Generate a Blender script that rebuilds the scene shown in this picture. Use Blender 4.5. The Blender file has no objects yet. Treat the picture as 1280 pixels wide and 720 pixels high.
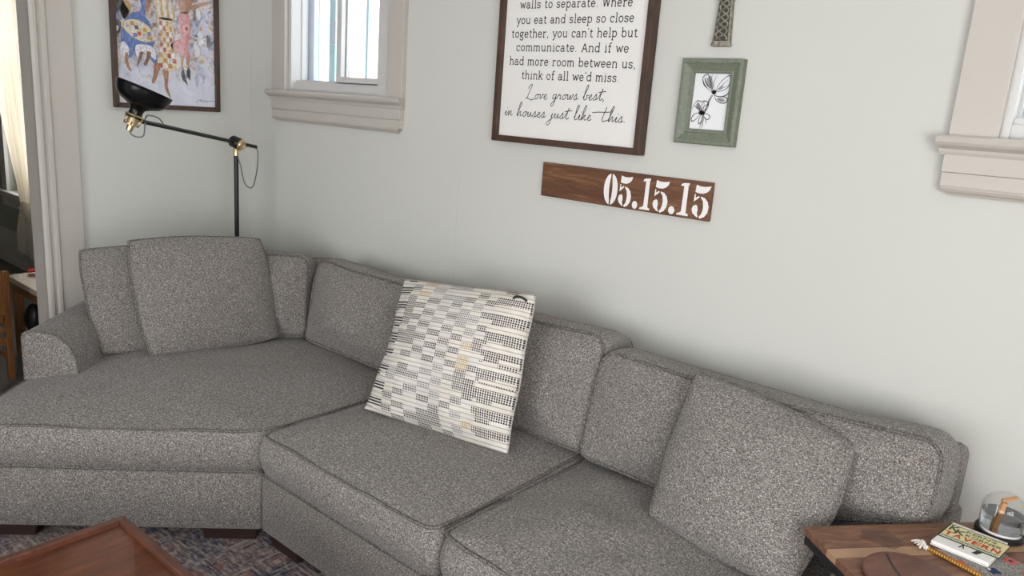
import bpy, bmesh, math, random
from mathutils import Vector, Matrix, noise
random.seed(7)
SC = bpy.context.scene
COL = SC.collection
S2 = math.sqrt(0.5)

# ------------------------------------------------------------------ camera
cam_d = bpy.data.cameras.new('camera'); cam = bpy.data.objects.new('camera', cam_d); COL.objects.link(cam)
cam_d.sensor_width = 36.0; cam_d.sensor_fit = 'HORIZONTAL'
cam_d.lens = 951.71 / 1280 * 36.0
cam_d.clip_start = 0.05
YAW, PIT, ROL = math.radians(-39.398), math.radians(13.077), math.radians(-4.187)
fw = Vector((math.sin(YAW)*math.cos(PIT), math.cos(YAW)*math.cos(PIT), -math.sin(PIT)))
rt = Vector((math.cos(YAW), -math.sin(YAW), 0)); dn = fw.cross(rt)
r2 = math.cos(ROL)*rt + math.sin(ROL)*dn
d2 = -math.sin(ROL)*rt + math.cos(ROL)*dn
cm = Matrix((r2, -d2, -fw)).transposed().to_4x4()
cm.translation = Vector((3.9685, -2.4, 1.58))
cam.matrix_world = cm
SC.camera = cam

# ------------------------------------------------------------------ light and exposure
vs = SC.view_settings
vs.view_transform = 'Standard'; vs.look = 'None'; vs.gamma = 1.0; vs.use_curve_mapping = False
vs.exposure = -0.08
W = bpy.data.worlds.new('sky'); SC.world = W; W.use_nodes = True
bg = W.node_tree.nodes['Background']
bg.inputs['Color'].default_value = (0.94, 0.97, 1.0, 1); bg.inputs['Strength'].default_value = 6.0

def area(name, loc, target, sx, sy, power, col):
    l = bpy.data.lights.new(name, 'AREA'); l.shape = 'RECTANGLE'; l.size = sx; l.size_y = sy
    l.energy = power; l.color = col
    o = bpy.data.objects.new(name, l); COL.objects.link(o); o.location = loc
    o.rotation_euler = (Vector(target) - Vector(loc)).to_track_quat('-Z', 'Y').to_euler()
    return o
area('daylight_right_window', (5.56, -3.0, 1.35), (2.4, -.6, 1.2), 2.0, 1.4, 62, (1.0, 0.985, 0.975))
area('daylight_front_window', (3.0, -4.95, 1.4), (2.8, -2, 1.2), 2.6, 1.5, 36, (0.95, 0.975, 1.0))

# ------------------------------------------------------------------ materials
MATS = {}
def new_mat(name, col=(.5,.5,.5), rough=.6, metal=0.0, spec=None, coat=0.0):
    m = bpy.data.materials.new(name); m.use_nodes = True
    b = m.node_tree.nodes['Principled BSDF']
    b.inputs['Base Color'].default_value = (*col, 1); b.inputs['Roughness'].default_value = rough
    b.inputs['Metallic'].default_value = metal
    if spec is not None: b.inputs['Specular IOR Level'].default_value = spec
    if coat: b.inputs['Coat Weight'].default_value = coat; b.inputs['Coat Roughness'].default_value = .05
    MATS[name] = m
    return m
class NT:
    """small helper for node graphs"""
    def __init__(s, m): s.m = m; s.t = m.node_tree; s.b = s.t.nodes['Principled BSDF']
    def n(s, typ, **kw):
        nd = s.t.nodes.new(typ)
        for k, v in kw.items():
            if k.startswith('_'): setattr(nd, k[1:], v)
        for k, v in kw.items():
            if not k.startswith('_'):
                nd.inputs[k.replace('__', ' ')].default_value = v
        return nd
    def l(s, a, b): s.t.links.new(a, b)
    def coord(s, which='Object', scale=(1,1,1), rot=(0,0,0)):
        c = s.n('ShaderNodeTexCoord'); mp = s.n('ShaderNodeMapping')
        mp.inputs['Scale'].default_value = scale; mp.inputs['Rotation'].default_value = rot
        s.l(c.outputs[which], mp.inputs['Vector']); return mp.outputs['Vector']
    def noise(s, vec, scale, detail=3, rough=.5, dist=0):
        nd = s.n('ShaderNodeTexNoise', Scale=scale, Detail=detail, Roughness=rough, Distortion=dist)
        if vec is not None: s.l(vec, nd.inputs['Vector'])
        return nd.outputs['Fac']
    def ramp(s, fac, stops, interp='LINEAR'):
        nd = s.n('ShaderNodeValToRGB'); cr = nd.color_ramp; cr.interpolation = interp
        while len(cr.elements) < len(stops): cr.elements.new(.5)
        for e, (p, c) in zip(cr.elements, stops): e.position = p; e.color = (*c, 1)
        s.l(fac, nd.inputs['Fac']); return nd.outputs['Color']
    def mix(s, fac, a, b, blend='MIX'):
        nd = s.n('ShaderNodeMix', _data_type='RGBA', _blend_type=blend)
        for inp, v in ((nd.inputs[0], fac), (nd.inputs[6], a), (nd.inputs[7], b)):
            if hasattr(v, 'is_linked') or hasattr(v, 'links'): s.l(v, inp)
            elif isinstance(v, tuple): inp.default_value = (*v, 1) if len(v) == 3 else v
            else: inp.default_value = v
        return nd.outputs[2]
    def math(s, op, a, b=None, c=None):
        nd = s.n('ShaderNodeMath', _operation=op)
        for i, v in enumerate((a, b, c)):
            if v is None: continue
            if isinstance(v, (int, float)): nd.inputs[i].default_value = v
            else: s.l(v, nd.inputs[i])
        return nd.outputs[0]
    def bump(s, h, strength=.3, dist=.002):
        nd = s.n('ShaderNodeBump', Strength=strength, Distance=dist); s.l(h, nd.inputs['Height'])
        s.l(nd.outputs['Normal'], s.b.inputs['Normal'])
    def base(s, c): s.l(c, s.b.inputs['Base Color'])

def mat_wall(name, col):
    m = new_mat(name, col, .75, spec=.25); g = NT(m); v = g.coord()
    f = g.noise(v, 1.6, 3); c = g.mix(f, tuple(x*.97 for x in col), tuple(min(1, x*1.03) for x in col)); g.base(c)
    if name == 'wall_paint':
        sp = g.n('ShaderNodeSeparateXYZ'); g.l(v, sp.inputs[0]); x, z = sp.outputs[0], sp.outputs[2]
        xx = g.math('ADD', x, g.math('MULTIPLY', g.math('SUBTRACT', g.noise(v, 5, 2), .5), .006))
        seam = g.math('MULTIPLY', g.math('LESS_THAN', g.math('ABSOLUTE', g.math('SUBTRACT', xx, 1.655)), .0011), g.math('LESS_THAN', z, 1.29))
        c2 = g.mix(g.math('MULTIPLY', seam, .4), c, (.36,.35,.31)); g.base(c2)
    g.bump(g.noise(v, 220, 2), .08, .001); return m
mat_wall('wall_paint', (.57, .57, .535))
mat_wall('ceiling_paint', (.78, .78, .75))
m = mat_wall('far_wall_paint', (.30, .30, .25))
m = new_mat('trim_paint', (.485, .45, .41), .5); g = NT(m)
g.bump(g.noise(g.coord(), 60, 3), .05, .001)
new_mat('vinyl_white', (.56, .55, .54), .4)
new_mat('storm_frame', (.60, .66, .80), .4)
new_mat('storm_aqua', (.45, .66, .72), .4)
new_mat('dark_gap', (.05, .045, .04), .8)
m = new_mat('siding_white', (.85, .85, .84), .6)

def mat_fabric():
    m = new_mat('tweed', (.2,.19,.185), .95, spec=.15); g = NT(m); v = g.coord()
    n1 = g.noise(v, 390, 2, .6); n3 = g.noise(v, 6, 3, .5)
    # threads running across each other
    na = g.noise(g.coord('Object', (1, 1, .35)), 420, 1, .5); nb = g.noise(g.coord('Object', (.35, .35, 1)), 420, 1, .5)
    f = g.math('ADD', g.math('MULTIPLY', n1, .40), g.math('ADD', g.math('MULTIPLY', na, .30), g.math('MULTIPLY', nb, .30)))
    c = g.ramp(f, [(.37, (.028,.024,.022)), (.455, (.125,.111,.102)), (.54, (.228,.208,.194)), (.63, (.53,.50,.475))])
    d = g.mix(g.math('MULTIPLY', n3, .25), c, (.175,.155,.135)); g.base(d)
    g.b.inputs['Sheen Weight'].default_value = .15
    g.bump(f, .55, .003); return m
mat_fabric()
m = new_mat('piping', (.15,.14,.135), .95, spec=.1); g = NT(m); v = g.coord()
g.base(g.ramp(g.noise(v, 260, 2), [(.35,(.05,.045,.04)), (.65,(.23,.21,.195))]))
new_mat('dark_foot', (.026,.012,.009), .45)

def mat_wood(name, stops, scale=(1,1,1), rough=.4, ring=14, coat=0, knots=False):
    m = new_mat(name, stops[0][1], rough, coat=coat); g = NT(m); v = g.coord('Object', scale)
    n = g.noise(v, ring, 5, .6, 1.2); n2 = g.noise(v, ring*6, 3, .5)
    f = g.math('ADD', g.math('MULTIPLY', n, .8), g.math('MULTIPLY', n2, .2))
    g.base(g.ramp(f, stops))
    if name != 'cherry_panel': g.bump(n2, .1, .001)
    return m
mat_wood('walnut_frame', [(.3,(.030,.014,.009)), (.7,(.085,.042,.025))], (.3,1,.3), .5, 20)
mat_wood('stained_board', [(.3,(.055,.02,.009)), (.5,(.125,.05,.02)), (.68,(.26,.125,.055))], (.9,6,6.5), .55, 3.4)
mat_wood('cherry', [(.3,(.065,.022,.013)), (.7,(.135,.048,.029))], (1,6,6), .35, 5, coat=.25)
mat_wood('cherry_panel', [(.25,(.045,.011,.004)), (.5,(.12,.030,.009)), (.75,(.23,.070,.022))], (7,1,7), .3, 4, coat=.1)
mat_wood('oak_orange', [(.3,(.085,.030,.009)), (.7,(.20,.082,.025))], (5,5,.6), .4, 8, coat=.2)
mat_wood('play_table_wood', [(.3,(.30,.21,.14)), (.7,(.52,.40,.30))], (1,5,5), .3, 6, coat=.4)
mat_wood('far_floor', [(.3,(.07,.06,.055)), (.7,(.13,.115,.105))], (1,8,1), .5, 5)
mat_wood('room_floor', [(.3,(.12,.06,.03)), (.7,(.25,.13,.065))], (1,8,1), .4, 5)
mat_wood('coaster_wood', [(.3,(.09,.036,.024)), (.7,(.19,.080,.055))], (6,1,6), .45, 6)
new_mat('inlay_dark', (.03,.02,.018), .5)
new_mat('black_metal', (.010,.010,.011), .35, .0, spec=.35)
new_mat('black_shade', (.006,.006,.007), .25, spec=.3)
new_mat('brass', (.60,.47,.27), .35, 1.0)
new_mat('grey_cord', (.16,.17,.18), .6)
new_mat('chrome', (.8,.8,.82), .12, 1.0)
new_mat('paint_black', (.01,.01,.01), .7)
new_mat('white_number', (.80,.78,.77), .6)
m = new_mat('white_panel', (.74,.725,.70), .7); g = NT(m)
v = g.coord(); g.bump(g.noise(v, 300, 2), .25, .001)
new_mat('ink', (.025,.024,.026), .8)
new_mat('ink_grey', (.33,.33,.34), .8)
new_mat('photo_paper', (.78,.79,.81), .35, coat=.3)
m = new_mat('sage_paint', (.15,.17,.125), .55); g = NT(m); v = g.coord('Object', (2,1,2))
g.base(g.ramp(g.noise(v, 40, 4, .6), [(.3,(.125,.146,.105)), (.7,(.185,.208,.155))])); g.bump(g.noise(v, 160, 2), .2, .001)
m = new_mat('pewter_stone', (.28,.26,.21), .5, .35); g = NT(m); v = g.coord()
g.base(g.ramp(g.noise(v, 90, 3), [(.35,(.15,.14,.11)), (.65,(.36,.335,.27))]))
new_mat('pewter_dark', (.055,.05,.04), .6, .2)
m = new_mat('glass', (1,1,1), .0); b = NT(m).b
b.inputs['Transmission Weight'].default_value = 1.0; b.inputs['IOR'].default_value = 1.45
# thin clear pane: mostly lets light straight through, with a faint mirror
def mat_pane(name, f):
    m = new_mat(name); t = m.node_tree; out = [n for n in t.nodes if n.type == 'OUTPUT_MATERIAL'][0]
    tr = t.nodes.new('ShaderNodeBsdfTransparent'); gl = t.nodes.new('ShaderNodeBsdfGlossy'); gl.inputs['Roughness'].default_value = .02
    mx = t.nodes.new('ShaderNodeMixShader'); fr = t.nodes.new('ShaderNodeFresnel'); fr.inputs['IOR'].default_value = f
    ge = t.nodes.new('ShaderNodeNewGeometry'); sb = t.nodes.new('ShaderNodeMath'); sb.operation = 'SUBTRACT'; sb.inputs[0].default_value = 1.0
    ml = t.nodes.new('ShaderNodeMath'); ml.operation = 'MULTIPLY'
    t.links.new(ge.outputs['Backfacing'], sb.inputs[1]); t.links.new(sb.outputs[0], ml.inputs[0]); t.links.new(fr.outputs[0], ml.inputs[1])
    t.links.new(ml.outputs[0], mx.inputs[0]); t.links.new(tr.outputs[0], mx.inputs[1]); t.links.new(gl.outputs[0], mx.inputs[2])
    t.links.new(mx.outputs[0], out.inputs['Surface'])
mat_pane('pane', 1.45); mat_pane('table_glass', 1.30); mat_pane('dome_glass', 1.5)
def mat_curtain():
    m = new_mat('curtain_cloth'); t = m.node_tree; out = [n for n in t.nodes if n.type == 'OUTPUT_MATERIAL'][0]
    a = t.nodes.new('ShaderNodeBsdfDiffuse'); a.inputs['Color'].default_value = (.80,.76,.68,1)
    b = t.nodes.new('ShaderNodeBsdfTranslucent'); b.inputs['Color'].default_value = (.92,.87,.78,1)
    mx = t.nodes.new('ShaderNodeMixShader'); mx.inputs[0].default_value = .72
    t.links.new(a.outputs[0], mx.inputs[1]); t.links.new(b.outputs[0], mx.inputs[2]); t.links.new(mx.outputs[0], out.inputs['Surface'])
mat_curtain()

# ------------------------------------------------------------------ mesh helpers
class MB:
    """collects shapes (world coordinates unless the parent is rotated) and links them as ONE mesh object"""
    def __init__(s): s.v = []; s.f = []; s.m = []; s.uv = {}
    def add(s, vs, fs, mi=0):
        o = len(s.v); s.v += [Vector(v) for v in vs]
        for f in fs: s.f.append([i+o for i in f]); s.m.append(mi)
        return s
    def box(s, x0, x1, y0, y1, z0, z1, mi=0, bevel=0.0, M=None):
        bm = bmesh.new(); bmesh.ops.create_cube(bm, size=1)
        for v in bm.verts:
            v.co = Vector(((x0+x1)/2 + v.co.x*(x1-x0), (y0+y1)/2 + v.co.y*(y1-y0), (z0+z1)/2 + v.co.z*(z1-z0)))
        if bevel: bmesh.ops.bevel(bm, geom=bm.edges[:], offset=bevel, segments=2, profile=.5, affect='EDGES')
        return s.bm(bm, mi, M)
    def bm(s, bm, mi=0, M=None):
        bm.verts.index_update()
        vs = [(M @ v.co) if M else v.co.copy() for v in bm.verts]
        s.add(vs, [[v.index for v in f.verts] for f in bm.faces], mi); bm.free(); return s
    def tube(s, path, r, n=8, closed=False, mi=0, caps=True):
        P = [Vector(p) for p in path]; k = len(P); rr = r if isinstance(r, (list, tuple)) else [r]*k
        vs = []; prev = None
        for i in range(k):
            if closed: d = P[(i+1) % k] - P[i-1]
            else: d = P[min(i+1, k-1)] - P[max(i-1, 0)]
            d.normalize()
            if prev is None:
                a = d.orthogonal().normalized()
            else:
                a = prev - d*prev.dot(d)
                a = a.normalized() if a.length > 1e-6 else d.orthogonal().normalized()
            prev = a; b = d.cross(a)
            for j in range(n):
                t = 2*math.pi*j/n; vs.append(P[i] + (a*math.cos(t) + b*math.sin(t))*rr[i])
        fs = []
        for i in range(k if closed else k-1):
            for j in range(n):
                i2 = (i+1) % k; fs.append([i*n+j, i*n+(j+1) % n, i2*n+(j+1) % n, i2*n+j])
        if not closed and caps: fs.append(list(range(n))[::-1]); fs.append([(k-1)*n+j for j in range(n)])
        return s.add(vs, fs, mi)
    def lathe(s, prof, origin=(0,0,0), axis=(0,0,1), n=32, mi=0):
        ax = Vector(axis).normalized(); a = ax.orthogonal().normalized(); b = ax.cross(a); O = Vector(origin)
        vs = []
        for r, h in prof:
            for j in range(n):
                t = 2*math.pi*j/n; vs.append(O + ax*h + (a*math.cos(t) + b*math.sin(t))*r)
        fs = [[i*n+j, i*n+(j+1) % n, (i+1)*n+(j+1) % n, (i+1)*n+j] for i in range(len(prof)-1) for j in range(n)]
        if prof[0][0] > 1e-5: fs.append(list(range(n))[::-1])
        if prof[-1][0] > 1e-5: fs.append([(len(prof)-1)*n+j for j in range(n)])
        return s.add(vs, fs, mi)
    def prism(s, poly, fn0, fn1, mi=0):
        """poly of 2D points; fn0/fn1 map a point to the two end faces"""
        n = len(poly); vs = [fn0(p) for p in poly] + [fn1(p) for p in poly]
        fs = [list(range(n))[::-1], [n+i for i in range(n)]] + [[i, (i+1) % n, n+(i+1) % n, n+i] for i in range(n)]
        return s.add(vs, fs, mi)
    def ribbon(s, pts, w, fn, mi=0, closed=False):
        """flat stroke in a 2D plane, mapped by fn((x,y))"""
        P = [Vector((p[0], p[1])) for p in pts]; L = []; R = []; k = len(P)
        if not callable(w):     # sharp corners: start a new stroke
            for i in range(1, k-1):
                a, b = P[i]-P[i-1], P[i+1]-P[i]
                if a.length > 1e-7 and b.length > 1e-7 and a.angle(b) > .7:
                    s.ribbon(P[:i+1], w, fn, mi)
                    return s.ribbon(P[i:], w, fn, mi)
        for i in range(k):
            a = P[max(i-1, 0)]; b = P[min(i+1, k-1)]; d = (b-a)
            if d.length < 1e-9: d = Vector((1, 0))
            d.normalize(); nrm = Vector((-d.y, d.x))
            ww = w(i/(k-1)) if callable(w) else w
            L.append(P[i]+nrm*ww/2); R.append(P[i]-nrm*ww/2)
        # little square ends
        vs = [fn(p) for p in L] + [fn(p) for p in R]
        return s.add(vs, [[i, k+i, k+i+1, i+1] for i in range(k-1)], mi)
    def build(s, name, mats, parent=None, smooth=False, auto=None):
        me = bpy.data.meshes.new(name)
        inv = parent_inv(parent)
        me.from_pydata([inv @ v for v in s.v] if inv else s.v, [], s.f)
        for mt in ([mats] if isinstance(mats, str) else mats): me.materials.append(MATS[mt])
        me.polygons.foreach_set('material_index', s.m)
        bm = bmesh.new(); bm.from_mesh(me); bmesh.ops.recalc_face_normals(bm, faces=bm.faces[:]); bm.to_mesh(me); bm.free()
        if smooth or auto is not None:
            me.polygons.foreach_set('use_smooth', [True]*len(me.polygons))
            if auto is not None:
                try: me.set_sharp_from_angle(angle=math.radians(auto))
                except Exception: pass
        me.update()
        o = bpy.data.objects.new(name, me); COL.objects.link(o)
        if parent: o.parent = parent
        return o
WORLD = {}
def parent_inv(p):
    if p is None: return None
    M = Matrix.Identity(4); q = p
    while q is not None:
        M = Matrix.LocRotScale(q.location, q.rotation_euler, q.scale) @ M; q = q.parent
    return M.inverted()
def tag(o, label=None, cat=None, group=None, kind=None):
    if label: o['label'] = label
    if cat: o['category'] = cat
    if group: o['group'] = group
    if kind: o['kind'] = kind
    return o
def thing(name, label, cat, loc=(0,0,0), rz=0, group=None):
    o = bpy.data.objects.new(name, None); COL.objects.link(o); o.empty_display_size = .05
    o.location = loc; o.rotation_euler = (0, 0, rz); return tag(o, label, cat, group)
def struct(o): return tag(o, kind='structure')
def arc(cx, cy, rx, ry, a0, a1, n=10):
    return [(cx + rx*math.cos(math.radians(a0+(a1-a0)*i/n)), cy + ry*math.sin(math.radians(a0+(a1-a0)*i/n))) for i in range(n+1)]
def catmull(pts, n=8, closed=False):
    P = [Vector(p) for p in pts]; k = len(P); out = []
    for i in range(k if closed else k-1):
        if closed: p0, p1, p2, p3 = P[i-1], P[i], P[(i+1) % k], P[(i+2) % k]
        else: p0, p1, p2, p3 = P[max(i-1,0)], P[i], P[i+1], P[min(i+2,k-1)]
        for j in range(n):
            t = j/n
            out.append(.5*((2*p1) + (p2-p0)*t + (2*p0-5*p1+4*p2-p3)*t*t + (3*p1-p0-3*p2+p3)*t**3))
    if not closed: out.append(P[-1])
    return out
def round_poly(pts, rad, n=6):
    out = []; k = len(pts)
    for i in range(k):
        p = Vector(pts[i]); a = Vector(pts[i-1]) - p; b = Vector(pts[(i+1) % k]) - p
        r = rad[i] if isinstance(rad, (list, tuple)) else rad
        r = min(r, a.length*.45, b.length*.45)
        if r < 1e-5: out.append(p); continue
        A = p + a.normalized()*r; B = p + b.normalized()*r
        for j in range(n+1):
            t = j/n; out.append(A*(1-t)**2 + p*2*t*(1-t) + B*t*t)
    return out
def densify(poly, step):
    out = []; k = len(poly)
    for i in range(k):
        a = poly[i]; b = poly[(i+1) % k]; m = max(1, int((b-a).length/step))
        for j in range(m): out.append(a + (b-a)*j/m)
    return out
def inset_pts(poly, d):
    k = len(poly); out = []
    for i in range(k):
        t = (poly[(i+1) % k] - poly[i-1]).normalized()
        out.append(poly[i] + Vector((-t.y, t.x))*d)   # CCW: left normal points inwards
    return out
UV = lambda u, v: ((u+v)*S2, (v-u)*S2)   # coordinates along (u) and across (v) the angled end of the sofa

# ------------------------------------------------------------------ room shell
FAR_X = -4.2
def wall_y(name, y0, y1, x0, x1, z1, holes, mat):
    """wall across y (thickness y0..y1), with rectangular holes (xa, xb, za, zb)"""
    b = MB(); x = x0
    for xa, xb, za, zb in sorted(holes):
        b.box(x, xa, y0, y1, 0, z1); b.box(xa, xb, y0, y1, 0, za) if za > 0 else None
        b.box(xa, xb, y0, y1, zb, z1); x = xb
    b.box(x, x1, y0, y1, 0, z1); return struct(b.build(name, mat))
def wall_x(name, x0, x1, y0, y1, z1, holes, mat):
    b = MB(); y = y0
    for ya, yb, za, zb in sorted(holes):
        b.box(x0, x1, y, ya, 0, z1)
        if za > 0: b.box(x0, x1, ya, yb, 0, za)
        b.box(x0, x1, ya, yb, zb, z1); y = yb
    b.box(x0, x1, y, y1, 0, z1); return struct(b.build(name, mat))
CEIL = 2.7
W1 = (.375, 1.19, 1.60, 2.42)     # small window, seen
W2 = (3.625, 4.45, 1.60, 2.42)    # the one on the right
wall_y('wall_back', 0, .14, 0, 5.6, CEIL, [W1, W2], 'wall_paint')
wall_x('wall_left', -.12, 0, -5.0, .14, CEIL, [(-2.35, -1.065, 0, 2.15)], 'wall_paint')
wall_x('wall_right', 5.6, 5.74, -5.0, .14, CEIL, [(-4.1, -1.9, .6, 2.2)], 'wall_paint')
wall_y('wall_front', -5.14, -5.0, -.12, 5.74, CEIL, [(1.6, 4.4, .6, 2.3)], 'wall_paint')
struct(MB().box(-.12, 5.74, -5.14, .14, -.1, 0).build('floor', 'room_floor'))
struct(MB().box(-.12, 5.74, -5.14, .14, CEIL, CEIL+.1).build('ceiling', 'ceiling_paint'))
# the next room, seen through the doorway
struct(MB().box(FAR_X, -.12, -4.2, -.06, -.1, 0).build('floor_dining', 'far_floor'))
struct(MB().box(FAR_X, -.12, -4.2, -.06, CEIL, CEIL+.1).build('ceiling_dining', 'ceiling_paint'))
W3 = (-3.36, -2.3, .63, 2.3)
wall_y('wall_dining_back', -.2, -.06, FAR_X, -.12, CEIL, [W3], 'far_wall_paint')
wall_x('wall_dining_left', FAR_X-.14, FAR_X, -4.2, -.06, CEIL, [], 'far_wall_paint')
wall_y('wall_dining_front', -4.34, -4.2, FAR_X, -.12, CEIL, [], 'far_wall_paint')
struct(MB().box(FAR_X, -.12, -.222, -.2, 0, .20).box(FAR_X, -.12, -.215, -.2, .20, .285).box(FAR_X, -.12, -.235, -.222, 0, .03)
       .build('baseboard_dining', 'trim_paint'))
struct(MB().box(0, 5.6, -.018, 0, 0, .16, bevel=.004).build('baseboard_back', 'trim_paint'))
struct(MB().box(0, .018, -.92, -.02, 0, .16, bevel=.004).build('baseboard_left', 'trim_paint'))
# door casing on the left wall: flat board with ridged edge, and the jamb lining
b = MB()
prof = [(-1.092,0),(-1.092,.022),(-1.080,.030),(-1.068,.030),(-1.060,.020),(-1.050,.020),(-1.042,.032),(-1.030,.032),(-1.022,.022),(-.915,.022),(-.912,.018),(-.912,0)]
b.prism(prof, lambda p: (p[1], p[0], 0), lambda p: (p[1], p[0], 2.2))
b.prism(prof, lambda p: (p[1], -3.44-p[0], 0), lambda p: (p[1], -3.44-p[0], 2.2))
b.box(0, .024, -2.53, -.91, 2.15, 2.32)
b.box(-.125, .004, -1.092, -1.064, 0, 2.15); b.box(-.125, .004, -2.376, -2.348, 0, 2.15)
struct(b.build('trim_1', 'trim_paint'))

# windows on the back wall -------------------------------------------------
def window(name, W, left_over, right_over, full):
    x0, x1, z0, z1 = W
    b = MB()
    # flat casing boards
    b.box(x0-left_over, x0, -.026, 0, z0-.02, z1+.02, bevel=.003)
    b.box(x1, x1+right_over, -.026, 0, z0-.02, z1+.02, bevel=.003)
    b.box(x0-left_over-.02, x1+right_over+.02, -.03, 0, z1, z1+.13, bevel=.003)
    b.box(x0-left_over-.05, x1+right_over+.05, -.06, 0, z1+.13, z1+.16, bevel=.006)
    f = struct(b.build(name, 'trim_paint'))
    xl, xr = x0-left_over, x1+right_over
    # moulded stool and apron
    c = MB(); y = 0
    nose = [(0,z0-.052),(-.030,z0-.052),(-.034,z0-.044),(-.036,z0-.036),(-.052,z0-.026),(-.058,z0-.018),(-.060,z0-.010),(-.056,z0-.004),(-.05,z0),(0,z0)]
    c.prism(nose, lambda p: (xl-.022+(.06+p[0])*.35, p[0], p[1]), lambda p: (xr+.022-(.06+p[0])*.35, p[0], p[1]))
    c.box(x0, x1, 0, .09, z0-.02, z0)
    c.build('window_sill', 'trim_paint', f)
    a = MB(); a.box(xl+.001, xr-.001, -.030, 0, z0-.098, z0-.05, bevel=.0015)
    a.box(xl+.003, xr-.003, -.026, 0, z0-.136, z0-.0985, bevel=.0015)
    a.prism([(0,z0-.136),(-.026,z0-.136),(-.030,z0-.142),(-.024,z0-.150),(-.016,z0-.154),(-.012,z0-.160),(0,z0-.160)],
            lambda p: (xl+.003+(.03+p[0])*1.3, p[0], p[1]), lambda p: (xr-.003-(.03+p[0])*1.3, p[0], p[1]))
    a.build('apron', 'trim_paint', f)
    # inner stops and vinyl frame
    d = MB()
    for q0, q1 in ((x0, x0+.022), (x1-.10, x1)) if full else ((x0, x0+.02), (x1-.03, x1)):
        d.box(q0, q1, .0, .10, z0, z1)
    d.box(x0, x1, .012, .10, z0, z0+.038); d.box(x0, x1, .012, .10, z1-.04, z1)
    d.box(x0, x1, .03, .10, z0+.038, z0+.055)
    d.build('window_frame', 'vinyl_white', f)
    xm = (x0+x1)/2 - .02
    def sash(xa, xb, y0, bw_l, bw_r, bw_b):
        s = MB(); zt = z1-.04; zb = z0+.05
        s.box(xa, xa+bw_l, y0, y0+.024, zb, zt); s.box(xb-bw_r, xb, y0, y0+.024, zb, zt)
        s.box(xa+bw_l, xb-bw_r, y0, y0+.024, zb, zb+bw_b); s.box(xa+bw_l, xb-bw_r, y0, y0+.024, zt-.03, zt)
        so = s.build('sash', 'vinyl_white', f)
        p = MB(); p.box(xa+bw_l, xb-bw_r, y0+.010, y0+.014, zb+bw_b, zt-.03); p.build('pane', 'pane', so)
    sash(x0+.016, xm+.018, .062, .012, .04, .01)
    sash(xm-.024, x1-(.09 if full else .02), .03, .036, .014, .032)
    # outer storm window: pale track, aqua sash edges and a grey latch
    o = MB(); so = .12
    o.box(x0, x0+.05, so, so+.03, z0-.01, z1); o.box(x1-.02, x1, so, so+.03, z0-.01, z1)
    o.box(x0, x1, so, so+.03, z0-.01, z0+.062); o.box(x0, x1, so, so+.03, z1-.05, z1)
    ob = o.build('storm_frame', 'storm_frame', f)
    k = MB()
    k.box(x0+.075, x0+.083, so+.01, so+.03, z0+.06, z1-.05); k.box(x0+.165, x0+.215, so+.012, so+.03, z0+.06, z1-.05)
    k.box(x0+.245, x0+.250, so+.01, so+.03, z0+.06, z1-.05)
    k.box(x0+.462, x0+.482, so+.01, so+.03, z0+.06, z1-.05)
    k.box(x0+.570, x0+.577, so+.01, so+.03, z0+.06, z1-.05); k.box(x0+.590, x0+.618, so+.012, so+.03, z0+.06, z1-.05)
    k.build('storm_sash', 'storm_aqua', f)
    h = MB(); h.box(x0+.222, x0+.25, so-.012, so+.01, z0+.245, z0+.365, bevel=.004); h.build('latch', 'storm_frame', f)
    return f
window('window_1', W1, .118, .10, True)
window('window_2', W2, .118, .12, False)
# windows behind the camera and in the next room: frame with mullions
def plain_window(name, axis, at, a0, a1, z0, z1, nm):
    b = MB(); t = .05
    def bx(p0, p1, q0, q1):
        if axis == 'x': b.box(at-.03, at+.03, p0, p1, q0, q1)
        else: b.box(p0, p1, at-.03, at+.03, q0, q1)
    bx(a0, a0+t, z0, z1); bx(a1-t, a1, z0, z1); bx(a0+t, a1-t, z0, z0+t); bx(a0+t, a1-t, z1-t, z1)
    for i in range(1, nm): c = a0+(a1-a0)*i/nm; bx(c-.03, c+.03, z0+t, z1-t)
    bx(a0+t, a1-t, (z0+z1)/2-.02, (z0+z1)/2+.02)
    return struct(b.build(name, 'vinyl_white'))
plain_window('window_3', 'x', 5.67, -4.1, -1.9, .6, 2.2, 3)
plain_window('window_4', 'y', -5.07, 1.6, 4.4, .6, 2.3, 4)
f = plain_window('window_5', 'y', -.12, W3[0], W3[1], W3[2], W3[3], 3)
c = MB(); c.box(W3[0]-.16, W3[1]+.16, -.26, -.2, .585, .63, bevel=.008); c.box(W3[0]-.12, W3[1]+.12, -.222, -.2, .50, .585)
c.box(W3[0]-.11, W3[0], -.225, -.2, .63, 2.3); c.box(W3[1], W3[1]+.11, -.225, -.2, .63, 2.3)
c.build('window_sill', 'trim_paint', f)
# neighbour's wall of white lap siding outside the small windows
b = MB()
for i in range(22):
    z = -1.0 + i*.2
    b.prism([(2.62, z), (2.585, z), (2.60, z+.2), (2.62, z+.2)], lambda p: (-3.5, p[0], p[1]), lambda p: (6.5, p[0], p[1]))
tag(b.build('neighbour_house_wall', 'siding_white'), "white lap siding of the house next door seen through the small window", 'house')

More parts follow.
